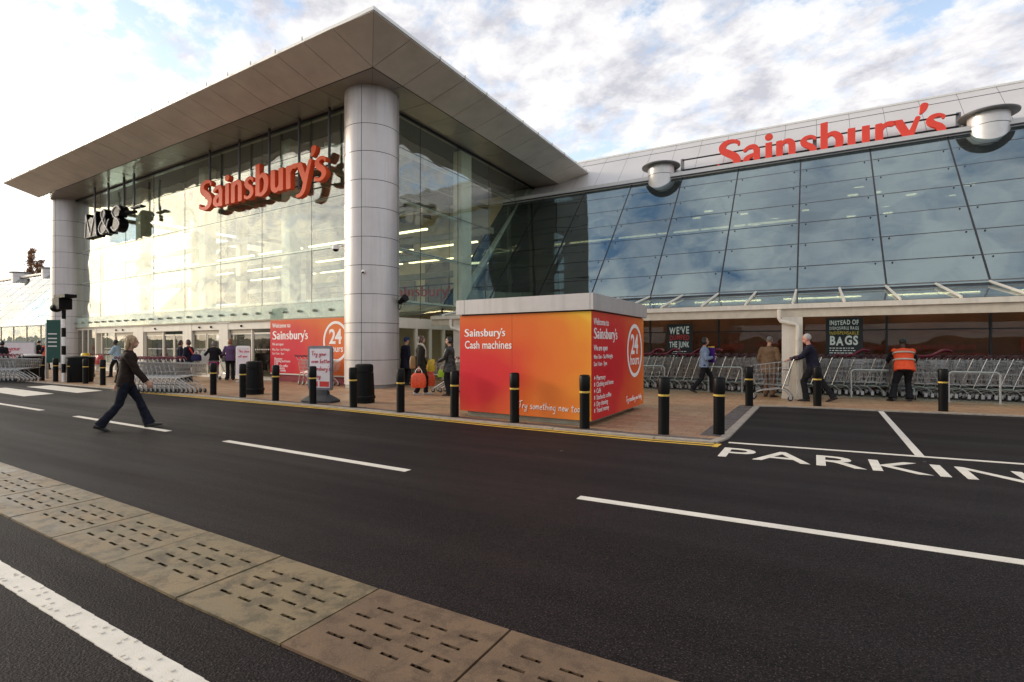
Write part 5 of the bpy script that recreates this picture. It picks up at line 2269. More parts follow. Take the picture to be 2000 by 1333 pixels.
poplar((-116.7, 38.2, 0), 18, [(0, 0, 17.5, 1.7), (-2.2, .5, 14, 1.4), (2.6, .3, 15.6, 1.5), (1.3, -.6, 16.4, 1.4)], 4, "tall thin autumn poplar rising behind the far store range")
# ================================================================== shopping trolleys
def castor(parent, x, y, z=.13, r=.058):
    m = MB()
    m.box(x - .012, x + .05, y - .026, y - .020, .045, z).box(x - .012, x + .05, y + .020, y + .026, .045, z).box(x - .02, x + .05, y - .026, y + .026, z, z + .012)
    c = m.build("castor", M_CHROME, parent)
    MB().lathe([(.02, -.016), (r - .006, -.016), (r, -.010), (r, .010), (r - .006, .016), (.02, .016)], 14, (x + .025, y, r), 'y').build("wheel", M_RUB, c, smooth=True)


def wire_basket(parent, xr, xf, xrb, xfb, zr, zf, zrb, zfb, wr, wf, nl=5, nv=9):
    """Tapered wire basket: x rear/front at the rim and at the floor, heights likewise, half widths rear/front."""
    m = MB()
    W = .0042
    def P(t, h, s):                           # t rear->front, h floor->rim, s side -1..1
        xb, xt = xrb + (xfb - xrb) * t, xr + (xf - xr) * t
        zb, zt = zrb + (zfb - zrb) * t, zr + (zf - zr) * t
        w = (wr + (wf - wr) * t) * (.84 + .16 * h)
        return (xb + (xt - xb) * h, s * w, zb + (zt - zb) * h)
    for s in (-1, 1):
        for k in range(nl):
            h = k / (nl - 1)
            m.tube([P(0, h, s), P(1, h, s)], .007 if h in (0, 1) else W, 4)
        for k in range(nv + 1):
            t = k / nv
            m.tube([P(t, 0, s), P(t, 1, s)], W, 4)
    for t in (0, 1):
        for k in range(nl):
            h = k / (nl - 1)
            m.tube([P(t, h, -1), P(t, h, 1)], .007 if h in (0, 1) else W, 4)
        for k in range(1, 7):
            s = -1 + 2 * k / 7
            m.tube([P(t, 0, s), P(t, 1, s)], W, 4)
    for k in range(1, 7):
        s = -1 + 2 * k / 7
        m.tube([P(0, 0, s), P(1, 0, s)], W, 4)
    for k in range(1, 5):
        t = k / 5
        m.tube([P(t, 0, -1), P(t, 0, 1)], W, 4)
    return m.build("basket", M_CHROME, parent)


def make_trolley(kind, seat=None):
    r = empty("shopping_trolley")
    if kind == 'deep':
        wire_basket(r, -.46, .50, -.36, .40, 1.00, .86, .37, .40, .275, .205)
        m = MB()
        for s in (-1, 1):
            m.tube([(-.44, .25 * s, .11), (-.40, .25 * s, .17), (-.30, .25 * s, .27), (-.18, .24 * s, .30), (.22, .19 * s, .24), (.36, .17 * s, .19), (.42, .16 * s, .125)], .014, 7)
            m.tube([(-.24, .245 * s, .29), (-.42, .275 * s, .82), (-.50, .28 * s, 1.04)], .012, 6)
        m.tube([(.36, -.17, .19), (.36, .17, .19)], .012, 6)
        m.tube([(-.30, -.25, .27), (-.30, .25, .27)], .012, 6)
        m.build("chassis", M_CHROME, r, smooth=True)
        for s in (-1, 1):
            castor(r, -.44, .25 * s)
            castor(r, .40, .16 * s)
    else:
        wire_basket(r, -.40, .46, -.34, .40, .93, .90, .52, .56, .25, .20, 4, 9)
        m = MB()
        for s in (-1, 1):
            m.tube([(-.38, .22 * s, .11), (-.34, .22 * s, .28), (-.30, .22 * s, .42), (-.24, .22 * s, .47), (-.18, .22 * s, .46), (-.10, .21 * s, .40), (.38, .17 * s, .12)], .014, 7)
            m.tube([(-.30, .21 * s, .48), (-.40, .235 * s, .9), (-.47, .25 * s, 1.04)], .008, 6)
            m.tube([(-.2, .22 * s, .46), (.36, .185 * s, .56)], .010, 6)
        m.tube([(.2, -.185, .24), (.2, .185, .24)], .010, 6)
        m.build("chassis", M_CHROME, r, smooth=True)
        for s in (-1, 1):
            castor(r, -.38, .22 * s)
            castor(r, .36, .17 * s)
    m = MB()
    hx = -.53 if kind == 'deep' else -.50
    m.tube([(hx, -.27, 1.06), (hx, .27, 1.06)], .019, 8)
    for s in (-1, 1):
        m.tube([(hx + .12, .27 * s, 1.00), (hx + .08, .275 * s, 1.07), (hx + .03, .275 * s, 1.105), (hx - .03, .272 * s, 1.10), (hx - .045, .27 * s, 1.06), (hx, .27 * s, 1.045)], .016, 6)
    m.build("handle", M_MAROON if kind != 'deep' else pm("handle_grey", (.09, .03, .04), .4, 0, .3), r, smooth=True)
    if seat == 'baby':
        m = MB()
        prof = [(-.60, 1.21), (-.50, 1.24), (-.42, 1.23), (-.33, 1.17), (-.22, 1.10), (-.06, 1.075), (.14, 1.085), (.20, 1.11)]
        ring = []
        for k, (x, z) in enumerate(prof):
            w = .15 + .04 * math.sin(k)
            ring.append([(x, -w, z + .04), (x, -w * .6, z), (x, w * .6, z), (x, w, z + .04), (x, w, z + .01), (x, w * .6, z - .035), (x, -w * .6, z - .035), (x, -w, z + .01)])
        m.loft(ring)
        m.build("baby_seat", pm("seat_maroon", (.20, .02, .045), .35, 0, .2, 6), r, smooth=True)
    elif kind == 'deep':
        m = MB()
        m.box(-.40, -.385, -.17, .17, .78, .97)
        m.box(-.43, -.25, -.18, .18, .755, .772)
        m.build("child_seat", M_GREYP, r)
    return r


T_DEEP, T_BABY, T_SHAL = make_trolley('deep'), make_trolley('deep', 'baby'), make_trolley('shallow')
KT = kid_map()
_first = {}


def trolley(proto, x, y, heading, label, group, z=ZP, scale=1.0):
    """heading: direction of travel, degrees anticlockwise from +X."""
    if proto.name not in _first:
        _first[proto.name] = 1
        o = proto
    else:
        o = copy_tree(proto, None, KT)
    o.location = (x, y, z)
    o.rotation_euler = (0, 0, rad(heading))
    o.scale = (scale,) * 3
    return tag(o, label, "trolley", group)


rt = random.Random(11)
SC = 1.06
k = 0
x = -5.6
G1, G2 = "front row of nested trolleys under the canopy", "rear row of nested trolleys under the canopy"
while x < 7.4:
    y = 18.12 + .035 * (x + 4)
    babyr = (-5.2 < x < -3.15) or (.55 < x < 1.5) or (2.35 < x < 2.85)
    gap = 1.62 < x < 2.32
    if not gap:
        if babyr and int(x * 4) % 2 == 0:
            trolley(T_BABY, x, y + rt.uniform(-.02, .02), 180 + rt.uniform(-1.5, 1.5), "wire trolley with a maroon baby seat, front row under the canopy", "trolleys with maroon baby seats, front row", ZP + .007, SC)
        else:
            trolley(T_DEEP, x, y + rt.uniform(-.05, .05), 180 + rt.uniform(-3.5, 3.5), "deep wire trolley without baby seat nested in the front row under the canopy", G1, ZP + .007, SC)
    x += .265 + rt.uniform(-.015, .015)
x = -5.5
while x < 7.4:
    y = 18.80 + .03 * (x + 4)
    trolley(T_DEEP, x, min(y, 19.05), 180 + rt.uniform(-1, 1), "deep wire trolley nested in the rear row against the shopfront", G2, ZP + .007, SC)
    x += .27
# shallow trolleys nested by the kerb
hd = math.degrees(math.atan2(.32, 1))
for k in range(13):
    t = k * .165
    lb = "shallow wire trolley at the free front end of the kerbside stack" if k == 0 else "shallow wire trolley nested inside the kerbside stack behind the walking woman"
    trolley(T_SHAL, -16.72 - t * math.cos(rad(hd)), 9.28 - t * math.sin(rad(hd)), hd, lb, "kerbside stack of shallow trolleys")
hd = 30
for k in range(11):
    t = k * .17
    lb = "shallow wire trolley at the open end of the far left stack" if k == 0 else "shallow wire trolley nested inside the far left stack beside the crossing"
    trolley(T_SHAL, -27.95 - t * math.cos(rad(hd)), 9.0 - t * math.sin(rad(hd)), hd, lb, "far left stack of shallow trolleys")
for k in range(6):
    trolley(T_SHAL, -9.95 + k * .24, 13.35 + k * .05, 192, "shallow wire trolley nested between the woman with red bags and the kiosk", "shallow trolleys left of the kiosk")
for k in range(5):
    trolley(T_SHAL, -15.25 + k * -.24, 13.32 + k * .01, -2, "shallow wire trolley nested in front of the red welcome panel", "shallow trolleys before the welcome panel")
man_trolley = trolley(T_DEEP, -.98, 15.86, 180, "empty wire trolley pushed by the white haired man", None, ZP, SC)
vis_trolley = trolley(T_DEEP, 2.02, 17.95, 96, "wire trolley pushed into the row by the hi-vis worker", None, ZP + .007, SC)
bag_trolley = trolley(T_SHAL, -28.55, 11.75, 155, "wire trolley loaded with red bags pushed by the man in pale blue", None, ZP)
pair_trolley = trolley(T_DEEP, -21.7, 13.85, 84, "wire trolley between the two shoppers at the entrance doors", None, ZP)


# ================================================================== carrier bags
def carrier(name, w, d, h, mat, label, loc, rz, handle=True, cat="bag", group=None, lean=0.0):
    r = empty(name, loc, rz)
    r.rotation_euler = (lean, 0, rz)
    m = MB()
    rings = []
    rnd = random.Random(len(label) + int(loc[0] * 10))
    n = 20
    for z, s in ((0, .86), (.03, .97), (h * .35, 1.06), (h * .6, 1.02), (h * .8, .95), (h * .93, .80), (h, .66)):
        ring = []
        for k in range(n):
            an = 2 * math.pi * k / n
            c, sn = math.cos(an), math.sin(an)
            q = 1 + rnd.uniform(-.05, .05)
            ring.append((w / 2 * s * q * math.copysign(abs(c) ** .6, c), d / 2 * s * q * math.copysign(abs(sn) ** .6, sn), z + (rnd.uniform(-.015, .015) if z > 0 else 0)))
        rings.append(ring)
    m.loft(rings)
    m.build("bag_body", mat, r, smooth=True)
    if handle:
        hm = MB()
        for s in (-1, 1):
            pts = []
            for k in range(9):
                an = math.pi * k / 8
                pts.append((w * .24 * math.cos(an), s * d * .22 * (1 - math.sin(an) * .8), h - .02 + .16 * math.sin(an)))
            hm.tube(pts, .009, 5)
        hm.build("handles", M_WHITE, r)
    tag(r, label, cat, group)
    return r


M_ORB = pm("bag_orange", (.75, .085, .025), .35, 0, .25, 14, bump=.4, bscale=18)
M_REDB = pm("bag_red", (.62, .025, .03), .4, 0, .25, 14, bump=.4, bscale=18)
M_YELB = pm("bag_yellow", (.75, .5, .03), .4, 0, .15, 10)
for k, (dx, dy, dz) in enumerate(((.0, 0, .60), (.26, .02, .64), (-.2, .05, .62))):
    carrier("carrier_bag", .3, .26, .38, M_REDB, ("red bulging carrier bag in the middle of the trolley load", "red bulging carrier bag at the front of the trolley load", "red bulging carrier bag nearest the trolley handle")[k],
            (-28.55 - dx * .9 + .02, 11.75 + dx * .42 + dy, dz), rt.uniform(0, 3), False, "bag", "red bags in the loaded trolley")
carrier("carrier_bag", .36, .3, .5, M_YELB, "yellow carrier bag standing by the loaded trolley", (-29.35, 11.55, .62), .4, False)
carrier("storage_crate", .5, .4, .42, pm("crate_yellow", (.5, .33, .04), .5), "dull yellow crate on the pavement under the red bags", (-29.1, 11.2, ZP), .5, False, "crate")


# ================================================================== people
SKIN = pm("skin_light", (.50, .27, .18), .5, 0, .12, 12)
SKIN_P = pm("skin_pink", (.58, .26, .19), .5, 0, .12, 12)
SKIN_D = pm("skin_dark", (.07, .038, .024), .45, 0, .15, 12)


def ik(a, b, l1, l2, pole):
    """Two-bone chain from a to b; returns the joint and the reached end."""
    a, b = Vector(a), Vector(b)
    d = b - a
    L = min(d.length, (l1 + l2) * .998)
    u = d.normalized()
    b = a + u * L
    c = (l1 * l1 - l2 * l2 + L * L) / (2 * L)
    h = math.sqrt(max(0, l1 * l1 - c * c))
    p = Vector(pole) - u * u.dot(Vector(pole))
    p.normalize()
    return a + u * c + p * h, b


def ering(c, a, b, A, B, n=14, p=2.0):
    out = []
    for k in range(n):
        an = 2 * math.pi * k / n
        cs, sn = math.cos(an), math.sin(an)
        out.append(Vector(c) + A * (a * math.copysign(abs(cs) ** (2 / p), cs)) + B * (b * math.copysign(abs(sn) ** (2 / p), sn)))
    return out


def limb(mb, pts, rs, n=12):
    """Tapered round limb with domed ends."""
    P = [Vector(p) for p in pts]
    mb.tube([tuple(p) for p in P], list(rs), n)
    mb.ball(P[0], rs[0] * 1.0, 10, 8)
    mb.ball(P[-1], rs[-1] * 1.0, 10, 8)


def remeshed(mb, name, mat, parent, voxel, smooth=3, wrinkle=0.0, wscale=9.0, seed=0):
    me = mb.mesh("tmp")
    o = bpy.data.objects.new("tmp_body", me)
    COL.objects.link(o)
    rm = o.modifiers.new("r", 'REMESH')
    rm.mode = 'VOXEL'
    rm.voxel_size = voxel
    sm = o.modifiers.new("s", 'SMOOTH')
    sm.factor = .5
    sm.iterations = smooth
    dg = bpy.context.evaluated_depsgraph_get()
    out = bpy.data.meshes.new_from_object(o.evaluated_get(dg))
    bpy.data.objects.remove(o)
    bpy.data.meshes.remove(me)
    if wrinkle:
        off = Vector((seed * 3.1, seed * 1.7, seed))
        n = len(out.vertices)
        nr = [v.normal.copy() for v in out.vertices]
        for v, q in zip(out.vertices, nr):
            c = v.co
            w = mnoise.noise(Vector((c.x * wscale, c.y * wscale, c.z * wscale * 1.8)) + off) + .5 * mnoise.noise(Vector((c.x, c.y, c.z * 1.5)) * wscale * 2.3 + off)
            v.co = c + q * (w * wrinkle)
    out.name = name
    return link_mesh(name, out, mat, parent, True)


def person(loc, rz, H=1.70, label="", skin=SKIN, hair=None, hair_style='short', hair_mat=None,
           top=None, top_len=0.0, top_sleeve='long', top_loose=.018, trousers=None, flare=0.0, shoes=None,
           ank=((-.11, 0, .08), (.11, 0, .08)), toe=(0.0, 0.0), wri=((-.25, .05, .82), (.25, .05, .82)), hip_z=None,
           lean=0.0, side=0.0, head_yaw=0.0, head_pitch=0.0, female=False, build=1.0, heel=(0.0, 0.0), vest=None, collar=None, group=None, voxel=.0085, twist=0.0, curl=.9):
    """Figure in its own frame: +y forward, x to its right is positive; ank/wri are (left, right) targets as (x, y, z) for a 1.70 m body."""
    s = H / 1.70
    root = empty("person", loc, rz)
    tag(root, label, "person", group)
    Z = Vector((0, 0, 1))
    hz = .90 if hip_z is None else hip_z
    pel = Vector((0, 0, hz))
    up = Vector((math.sin(side), math.sin(lean), math.cos(lean))).normalized()
    fw = Vector((0, math.cos(lean), -math.sin(lean)))
    ct, st = math.cos(twist), math.sin(twist)
    rt_ = Vector((1, 0, 0))
    rt2 = Vector((ct, st, 0))
    fw2 = (up.cross(rt2)).normalized()
    if fw2.y < 0 and abs(twist) < 1.5:
        fw2 = -fw2
    sp = lambda t: pel + up * t
    shw = .165 if female else .195
    hips = [pel + rt_ * (-.088), pel + rt_ * .088]
    shs = [sp(.448) - rt2 * shw, sp(.448) + rt2 * shw]
    knees, anks, elbs, wrs = [], [], [], []
    for k in range(2):
        kn, an = ik(hips[k], ank[k], .425, .415, (0, 1, .1))
        knees.append(kn)
        anks.append(an)
        sgn = -1 if k == 0 else 1
        el, wr = ik(shs[k], wri[k], .285, .255, (sgn * .55, -1, -.25))
        elbs.append(el)
        wrs.append(wr)
    nb = sp(.535) + fw2 * .005
    cy, sy = math.cos(head_yaw), math.sin(head_yaw)
    hfw = Vector((-sy, cy, 0))
    hfw = (hfw * math.cos(head_pitch) + Vector((0, 0, -math.sin(head_pitch)))).normalized()
    hr = hfw.cross(Z).normalized()
    hu = hr.cross(hfw).normalized()
    hc = nb + (up * .6 + Z * .4).normalized() * .165 + hfw * .03
    HM = Matrix((hr, hfw, hu)).transposed()

    def torso(mb, g, low, top_t=.50, neck=False):
        f = build
        chest_d = .112 if not female else .108
        secs = [(-.10, .135 * f, .10 * f), (-.02, .165 * f, .112 * f), (.08, .158 * f, .108 * f), (.19, (.132 if female else .148) * f, .098 * f), (.30, .15 * f, chest_d * f), (.39, .165 * f, (chest_d + (.012 if female else 0)) * f), (.45, (shw - .015), .09 * f), (.485, .135, .075), (.51, .09, .066)]
        rings = []
        for t, a, b in secs:
            if t < low or t > top_t + .02:
                continue
            k = max(0, min(1, t / .4))
            A = rt_.lerp(rt2, k)
            B = fw.lerp(fw2, k)
            c = sp(t) + B * (.012 if t > .25 else 0) - B * (.012 if t < .1 else 0)
            rings.append(ering(c, a + g, b + g, A, B, 18, 2.3))
        mb.loft([[tuple(v) for v in r] for r in rings])
        for k in range(2):
            mb.ball(shs[k] - (rt2 if k else -rt2) * .016 - up * .004, .054 + g * .8, 10, 8)

    # ---- body
    mb = MB()
    torso(mb, 0.0, -.2)
    limb(mb, [sp(.47), nb, hc - hu * .05], [.07, .052, .05])
    mb.ball(hc + hu * .022 - hfw * .008, (.074, .094, .098), 16, 12, HM)
    mb.ball(hc + hfw * .028 - hu * .055, (.056, .062, .062), 14, 10, HM)
    mb.ball(hc + hfw * .093 - hu * .018, (.013, .018, .022), 8, 6, HM)
    mb.ball(hc + hfw * .080 + hu * .018, (.050, .012, .012), 8, 6, HM)
    mb.ball(hc + hfw * .086 - hu * .062, (.022, .010, .010), 8, 6, HM)
    for sg in (-1, 1):
        mb.ball(hc + hr * sg * .074 - hu * .012 - hfw * .006, (.010, .022, .030), 8, 6, HM)
    for k in range(2):
        sgn = -1 if k == 0 else 1
        up1, up2 = shs[k], elbs[k]
        limb(mb, [up1, up1.lerp(up2, .5), up2], [.052 * build, .047, .038])
        limb(mb, [elbs[k], elbs[k].lerp(wrs[k], .35), wrs[k]], [.038, .039, .026])
        limb(mb, [hips[k], hips[k].lerp(knees[k], .5), knees[k]], [.088 * build, .075 * build, .052])
        limb(mb, [knees[k], knees[k].lerp(anks[k], .3), anks[k]], [.052, .056, .035])
        # hand: palm and five bent fingers
        fdir = (wrs[k] - elbs[k]).normalized()
        if fdir.z < -.5:
            pn = Vector((-sgn, 0.1, 0))
        else:
            pn = Vector((0, 0, -1))
        pn = (pn - fdir * pn.dot(fdir)).normalized()
        lat = fdir.cross(pn).normalized()
        w0 = wrs[k]
        hp = [w0 - fdir * .01, w0 + fdir * .045, w0 + fdir * .085]
        mb.loft([[tuple(v) for v in ering(hp[i], a, b, lat, pn, 10)] for i, (a, b) in enumerate(((.026, .018), (.038, .017), (.040, .014)))])
        for q, (o, L) in enumerate(((-.030, .062), (-.010, .075), (.010, .070), (.029, .055))):
            p0 = w0 + fdir * .080 + lat * o
            d1 = (fdir * math.cos(curl * .5) + pn * math.sin(curl * .5))
            d2 = (fdir * math.cos(curl * 1.3) + pn * math.sin(curl * 1.3))
            d3 = (fdir * math.cos(curl * 1.9) + pn * math.sin(curl * 1.9))
            p1 = p0 + d1 * L * .5
            p2 = p1 + d2 * L * .32
            p3 = p2 + d3 * L * .25
            mb.tube([tuple(p0), tuple(p1), tuple(p2), tuple(p3)], [.0105, .0100, .0092, .0080], 8)
        ts = 1 if lat.dot(Vector((0, 1, .3))) > 0 else -1
        t0 = w0 + fdir * .025 + lat * ts * .028
        t1 = t0 + (fdir * .75 + lat * ts * .6 + pn * .3).normalized() * .038
        t2 = t1 + (fdir * .95 + lat * ts * .1 + pn * .35).normalized() * .030
        mb.tube([tuple(t0), tuple(t1), tuple(t2)], [.014, .012, .0095], 8)
        # foot
        dirf = Vector((math.sin(toe[k]), math.cos(toe[k]), 0))
        pitch = heel[k]
        fd = (dirf * math.cos(pitch) - Z * math.sin(pitch)).normalized()
        fu = (dirf * math.sin(pitch) + Z * math.cos(pitch)).normalized()
        lt = fd.cross(fu)
        a0 = anks[k]
        mb.loft([[tuple(v) for v in ering(a0 + fd * y - fu * z, a, b, lt, fu, 10)] for y, z, a, b in ((-.06, .045, .028, .030), (-.02, .035, .034, .042), (.06, .048, .040, .03), (.13, .056, .042, .022), (.175, .06, .03, .014))])
    body = remeshed(mb, "body", skin, root, voxel, 2)
    # eyes
    for sg in (-1, 1):
        m = MB()
        m.ball(hc + hfw * .0835 + hr * sg * .030 + hu * .004, (.0105, .006, .0065), 8, 6, HM)
        m.build("eye", pm("eye_dark", (.03, .02, .015), .2), root, smooth=True)
    m = MB()
    m.ball(hc + hfw * .0925 - hu * .063, (.019, .005, .006), 8, 6, HM)
    m.build("mouth", pm("lip", (.36, .10, .08), .4), root, smooth=True)

    # ---- trousers
    if trousers is not None:
        m = MB()
        g = .014
        rings = [ering(sp(t) - fw * .01, a + g, b + g, rt_, fw, 18, 2.3) for t, a, b in ((-.12, .125 * build, .10 * build), (-.02, .166 * build, .114 * build), (.10, .156 * build, .107 * build))]
        m.loft([[tuple(v) for v in r] for r in rings])
        for k in range(2):
            kn, an = knees[k], anks[k] + (knees[k] - anks[k]).normalized() * -.025
            limb(m, [hips[k] - Z * .02, hips[k].lerp(kn, .5), kn], [.100 * build, .086 * build, .066 + flare * .1])
            m.tube([tuple(kn), tuple(kn.lerp(an, .35)), tuple(kn.lerp(an, .7)), tuple(an)], [.066 + flare * .1, .066 + flare * .2, .060 + flare * .6, .060 + flare], 14)
        remeshed(m, "trousers", trousers, root, .012, 2, .010, 8, len(label))
    # ---- shoes
    for k in range(2):
        m = MB()
        dirf = Vector((math.sin(toe[k]), math.cos(toe[k]), 0))
        pitch = heel[k]
        fd = (dirf * math.cos(pitch) - Z * math.sin(pitch)).normalized()
        fu = (dirf * math.sin(pitch) + Z * math.cos(pitch)).normalized()
        lt = fd.cross(fu)
        a0 = anks[k]
        m.loft([[tuple(v) for v in ering(a0 + fd * y - fu * z, a, b, lt, fu, 12, 2.6)] for y, z, a, b in ((-.078, .045, .026, .030), (-.06, .040, .038, .040), (-.01, .035, .042, .050), (.06, .048, .046, .036), (.13, .056, .050, .028), (.18, .062, .042, .020), (.205, .066, .024, .012))])
        m.loft([[tuple(v) for v in ering(a0 + fd * y - fu * .077, a, .006, lt, fu, 12, 2.6)] for y, a in ((-.08, .03), (-.05, .044), (.12, .053), (.20, .034))])
        m.build("shoe", shoes or pm("shoe_black", (.018, .016, .015), .35, 0, .2), root, smooth=True)
    # ---- top
    def garment(name, mat, g, hem, sleeve, wr_, seed):
        m = MB()
        torso(m, g, -.03)
        if hem > 0:                           # skirt of the coat below the hip line
            rings = []
            n = 5
            for i in range(n + 1):
                t = .02 - (hem + .02) * i / n
                c = pel + Z * t
                q = max(0.0, -t) / .85
                cx = (hips[0].lerp(anks[0], q) + hips[1].lerp(anks[1], q)) / 2
                c = Vector((cx.x, cx.y * .8, c.z))
                rings.append(ering(c, (.168 + .03 * i / n) * build + g, (.118 + .05 * i / n) * build + g, rt_, Vector((0, 1, 0)), 18, 2.3))
            m.loft([[tuple(v) for v in r] for r in rings])
        else:
            m.loft([[tuple(v) for v in ering(sp(t) - fw * .01, a * build + g, b * build + g, rt_, fw, 18, 2.3)] for t, a, b in ((-.09, .168, .12), (.0, .167, .115), (.09, .16, .11))])
        for k in range(2):
            if sleeve == 'none':
                continue
            e, w = elbs[k], wrs[k]
            limb(m, [shs[k], shs[k].lerp(e, .5), e], [.056 + g * .5, .055 + g * .5, .049 + g * .5])
            if sleeve == 'long':
                m.tube([tuple(e), tuple(e.lerp(w, .5)), tuple(w - (w - e).normalized() * .012)], [.050 + g * .6, .046 + g * .6, .038 + g * .5], 12)
        if collar != 'none':
            m.loft([[tuple(v) for v in ering(sp(t), a, a, rt2, fw2, 14)] for t, a in ((.47, .095), (.51, .078), (.545, .070))])
        return remeshed(m, name, mat, root, .012, 2, wr_, 7, seed)
    if top is not None:
        garment("jacket" if top_len > 0 or top_sleeve == 'long' else "shirt", top, top_loose, top_len, top_sleeve, .010, len(label) * 2)
    if vest is not None:
        v = garment("vest", vest, top_loose + .018, 0, 'none', .006, 3)
    # ---- hair
    if hair_mat is not None:
        m = MB()
        m.ball(hc + hu * .030 - hfw * .020, (.080, .093, .096), 16, 12, HM)
        if hair_style == 'long':
            for dx, L in ((-.062, .20), (-.03, .235), (.0, .24), (.03, .235), (.062, .20)):
                p0 = hc + hr * dx - hfw * (.045 + .02 * (1 - abs(dx) / .07)) + hu * .05
                p1 = hc + hr * dx * 1.25 - hfw * .065 - hu * .07
                p2 = hc + hr * dx * 1.2 - hfw * .075 - hu * L * .75
                m.tube([tuple(p0), tuple(p1), tuple(p2)], [.029, .029, .015], 9)
            for sg in (-1, 1):
                m.tube([tuple(hc + hr * sg * .06 + hfw * .05 + hu * .07), tuple(hc + hr * sg * .083 + hfw * .015 - hu * .02), tuple(hc + hr * sg * .082 - hfw * .01 - hu * .13)], [.022, .024, .014], 8)
        elif hair_style == 'bob':
            m.ball(hc - hfw * .035 - hu * .02, (.092, .088, .105), 14, 10, HM)
        elif hair_style == 'fringe':
            m.ball(hc - hfw * .035 - hu * .005, (.086, .080, .090), 14, 10, HM)
            m.ball(hc + hu * .075 + hfw * .05, (.06, .035, .03), 10, 8, HM)
        elif hair_style == 'cap':
            m.ball(hc + hu * .06, (.090, .105, .08), 14, 10, HM)
            m.ball(hc + hfw * .10 + hu * .035, (.06, .055, .012), 10, 8, HM)
        h = remeshed(m, "hair" if hair_style != 'cap' else "cap", hair_mat, root, .008, 2, .004, 40, 2)
        # keep the face clear: pull the hair back from in front of the brow
        me = h.data
        bm = bmesh.new()
        bm.from_mesh(me)
        kill = []
        for v in bm.verts:
            q = v.co - hc
            y, z, x_ = q.dot(hfw), q.dot(hu), q.dot(hr)
            lim = .052 if hair_style != 'short' else .045
            if hair_style != 'cap' and ((y > lim and z < .052 and abs(x_) < .075) or (y > .0 and z < -.02 and hair_style in ('short', 'fringe')) or (hair_style == 'short' and z < -.055)):
                kill.append(v)
        bmesh.ops.delete(bm, geom=kill, context='VERTS')
        bm.to_mesh(me)
        bm.free()
    root.scale = (s, s, s)
    root["_j"] = [list(v) for v in (wrs[0], wrs[1], hc)]
    return root


def face(px, rel):
    """World heading (rotation about z) of a figure seen at photo column px, turned rel degrees clockwise from facing straight away."""
    return -rad(bearing(px) + rel)


def world_pt(root, p):
    s = root.scale[0]
    c, sn = math.cos(root.rotation_euler[2]), math.sin(root.rotation_euler[2])
    return (root.location.x + s * (c * p[0] - sn * p[1]), root.location.y + s * (sn * p[0] + c * p[1]), root.location.z + s * p[2])


def fabric(name, col, rough=.85, var=.18, sc=14):
    return pm(name, col, rough, 0, var, sc, bump=.25, bscale=220, spec=.15)


F_BLK = fabric("cloth_black", (.016, .015, .017))
F_NAVY = fabric("cloth_navy", (.018, .017, .03))
F_JEAN = fabric("denim_dark", (.011, .0125, .020), var=.35)
F_BRN = fabric("jacket_brown", (.024, .015, .011))
F_TAN = fabric("coat_tan", (.17, .105, .062))
F_DTAN = fabric("trouser_brown", (.15, .085, .05))
F_OLV = fabric("coat_olive", (.030, .026, .02))
F_HIVIS = fabric("hi_vis_orange", (.85, .10, .035), .6, .08)
F_BLUE = fabric("shirt_pale_blue", (.36, .50, .60), .8, .1)
F_FLEECE = fabric("fleece_blue", (.24, .30, .42), .9, .15)
F_PURP = fabric("top_purple", (.13, .075, .16), .85)
F_MAG = fabric("hem_magenta", (.38, .03, .17), .8)
F_GREY = fabric("leggings_grey", (.30, .26, .26), .8)
F_CREAM = fabric("lining_cream", (.58, .50, .40), .9)
H_BLOND = pm("hair_blonde", (.33, .22, .11), .5, 0, .35, 30)
H_BRN = pm("hair_brown", (.055, .028, .018), .45, 0, .3, 30)
H_GING = pm("hair_ginger", (.26, .10, .045), .5, 0, .3, 30)
H_BLK = pm("hair_black", (.010, .009, .009), .4, 0, .3, 30)
H_WHT = pm("hair_white", (.40, .37, .34), .6, 0, .15, 30)
H_GREY = pm("hair_grey", (.17, .15, .14), .6, 0, .25, 30)
WHITE_SHOE = pm("shoe_pale", (.5, .48, .45), .5)

# 1 the woman crossing the road
w1 = person((-10.56, 4.76, 0), face(255, 92), 1.69, "woman in brown jacket and flared jeans striding across the road", SKIN, True, 'long', H_BLOND,
            F_BRN, 0.0, 'long', .020, F_JEAN, .030, None,
            ank=((-.07, .33, .085), (.07, -.36, .115)), heel=(-.12, .40), wri=((-.24, -.14, .80), (.22, .30, .84)), hip_z=.855, lean=.07, female=True, build=.97, voxel=.0065)
# 2 the man with the loaded trolley
w2 = person((-27.99, 12.25, ZP), face(228, -62), 1.74, "man in pale blue shirt pushing a trolley of red bags", SKIN_D, True, 'short', H_BLK,
            F_BLUE, 0.0, 'short', .026, F_BLK, .01, None,
            ank=((-.09, .22, .08), (.09, -.26, .11)), heel=(0, .3), wri=((-.2, .36, 1.02), (.2, .36, 1.02)), hip_z=.87, lean=.08, build=1.05)
# 3 two staff in dark uniform with red shoulder sashes
w3 = person((-22.9, 12.3, ZP), face(345, 75), 1.66, "woman in dark uniform with red strap facing her colleague by the doors", SKIN, True, 'bob', H_BRN,
            F_NAVY, .25, 'long', .02, F_BLK, .02, None, wri=((-.16, .2, .9), (.2, .14, .88)), female=True, head_pitch=.25)
w4 = person((-21.9, 12.1, ZP), face(364, -48), 1.68, "person in dark uniform with red sash and navy shoulder bag seen from behind", SKIN, True, 'bob', H_BRN,
            F_NAVY, .3, 'long', .022, F_BLK, .015, None, wri=((-.2, .16, .92), (.26, .12, .86)), female=True, head_pitch=.2)


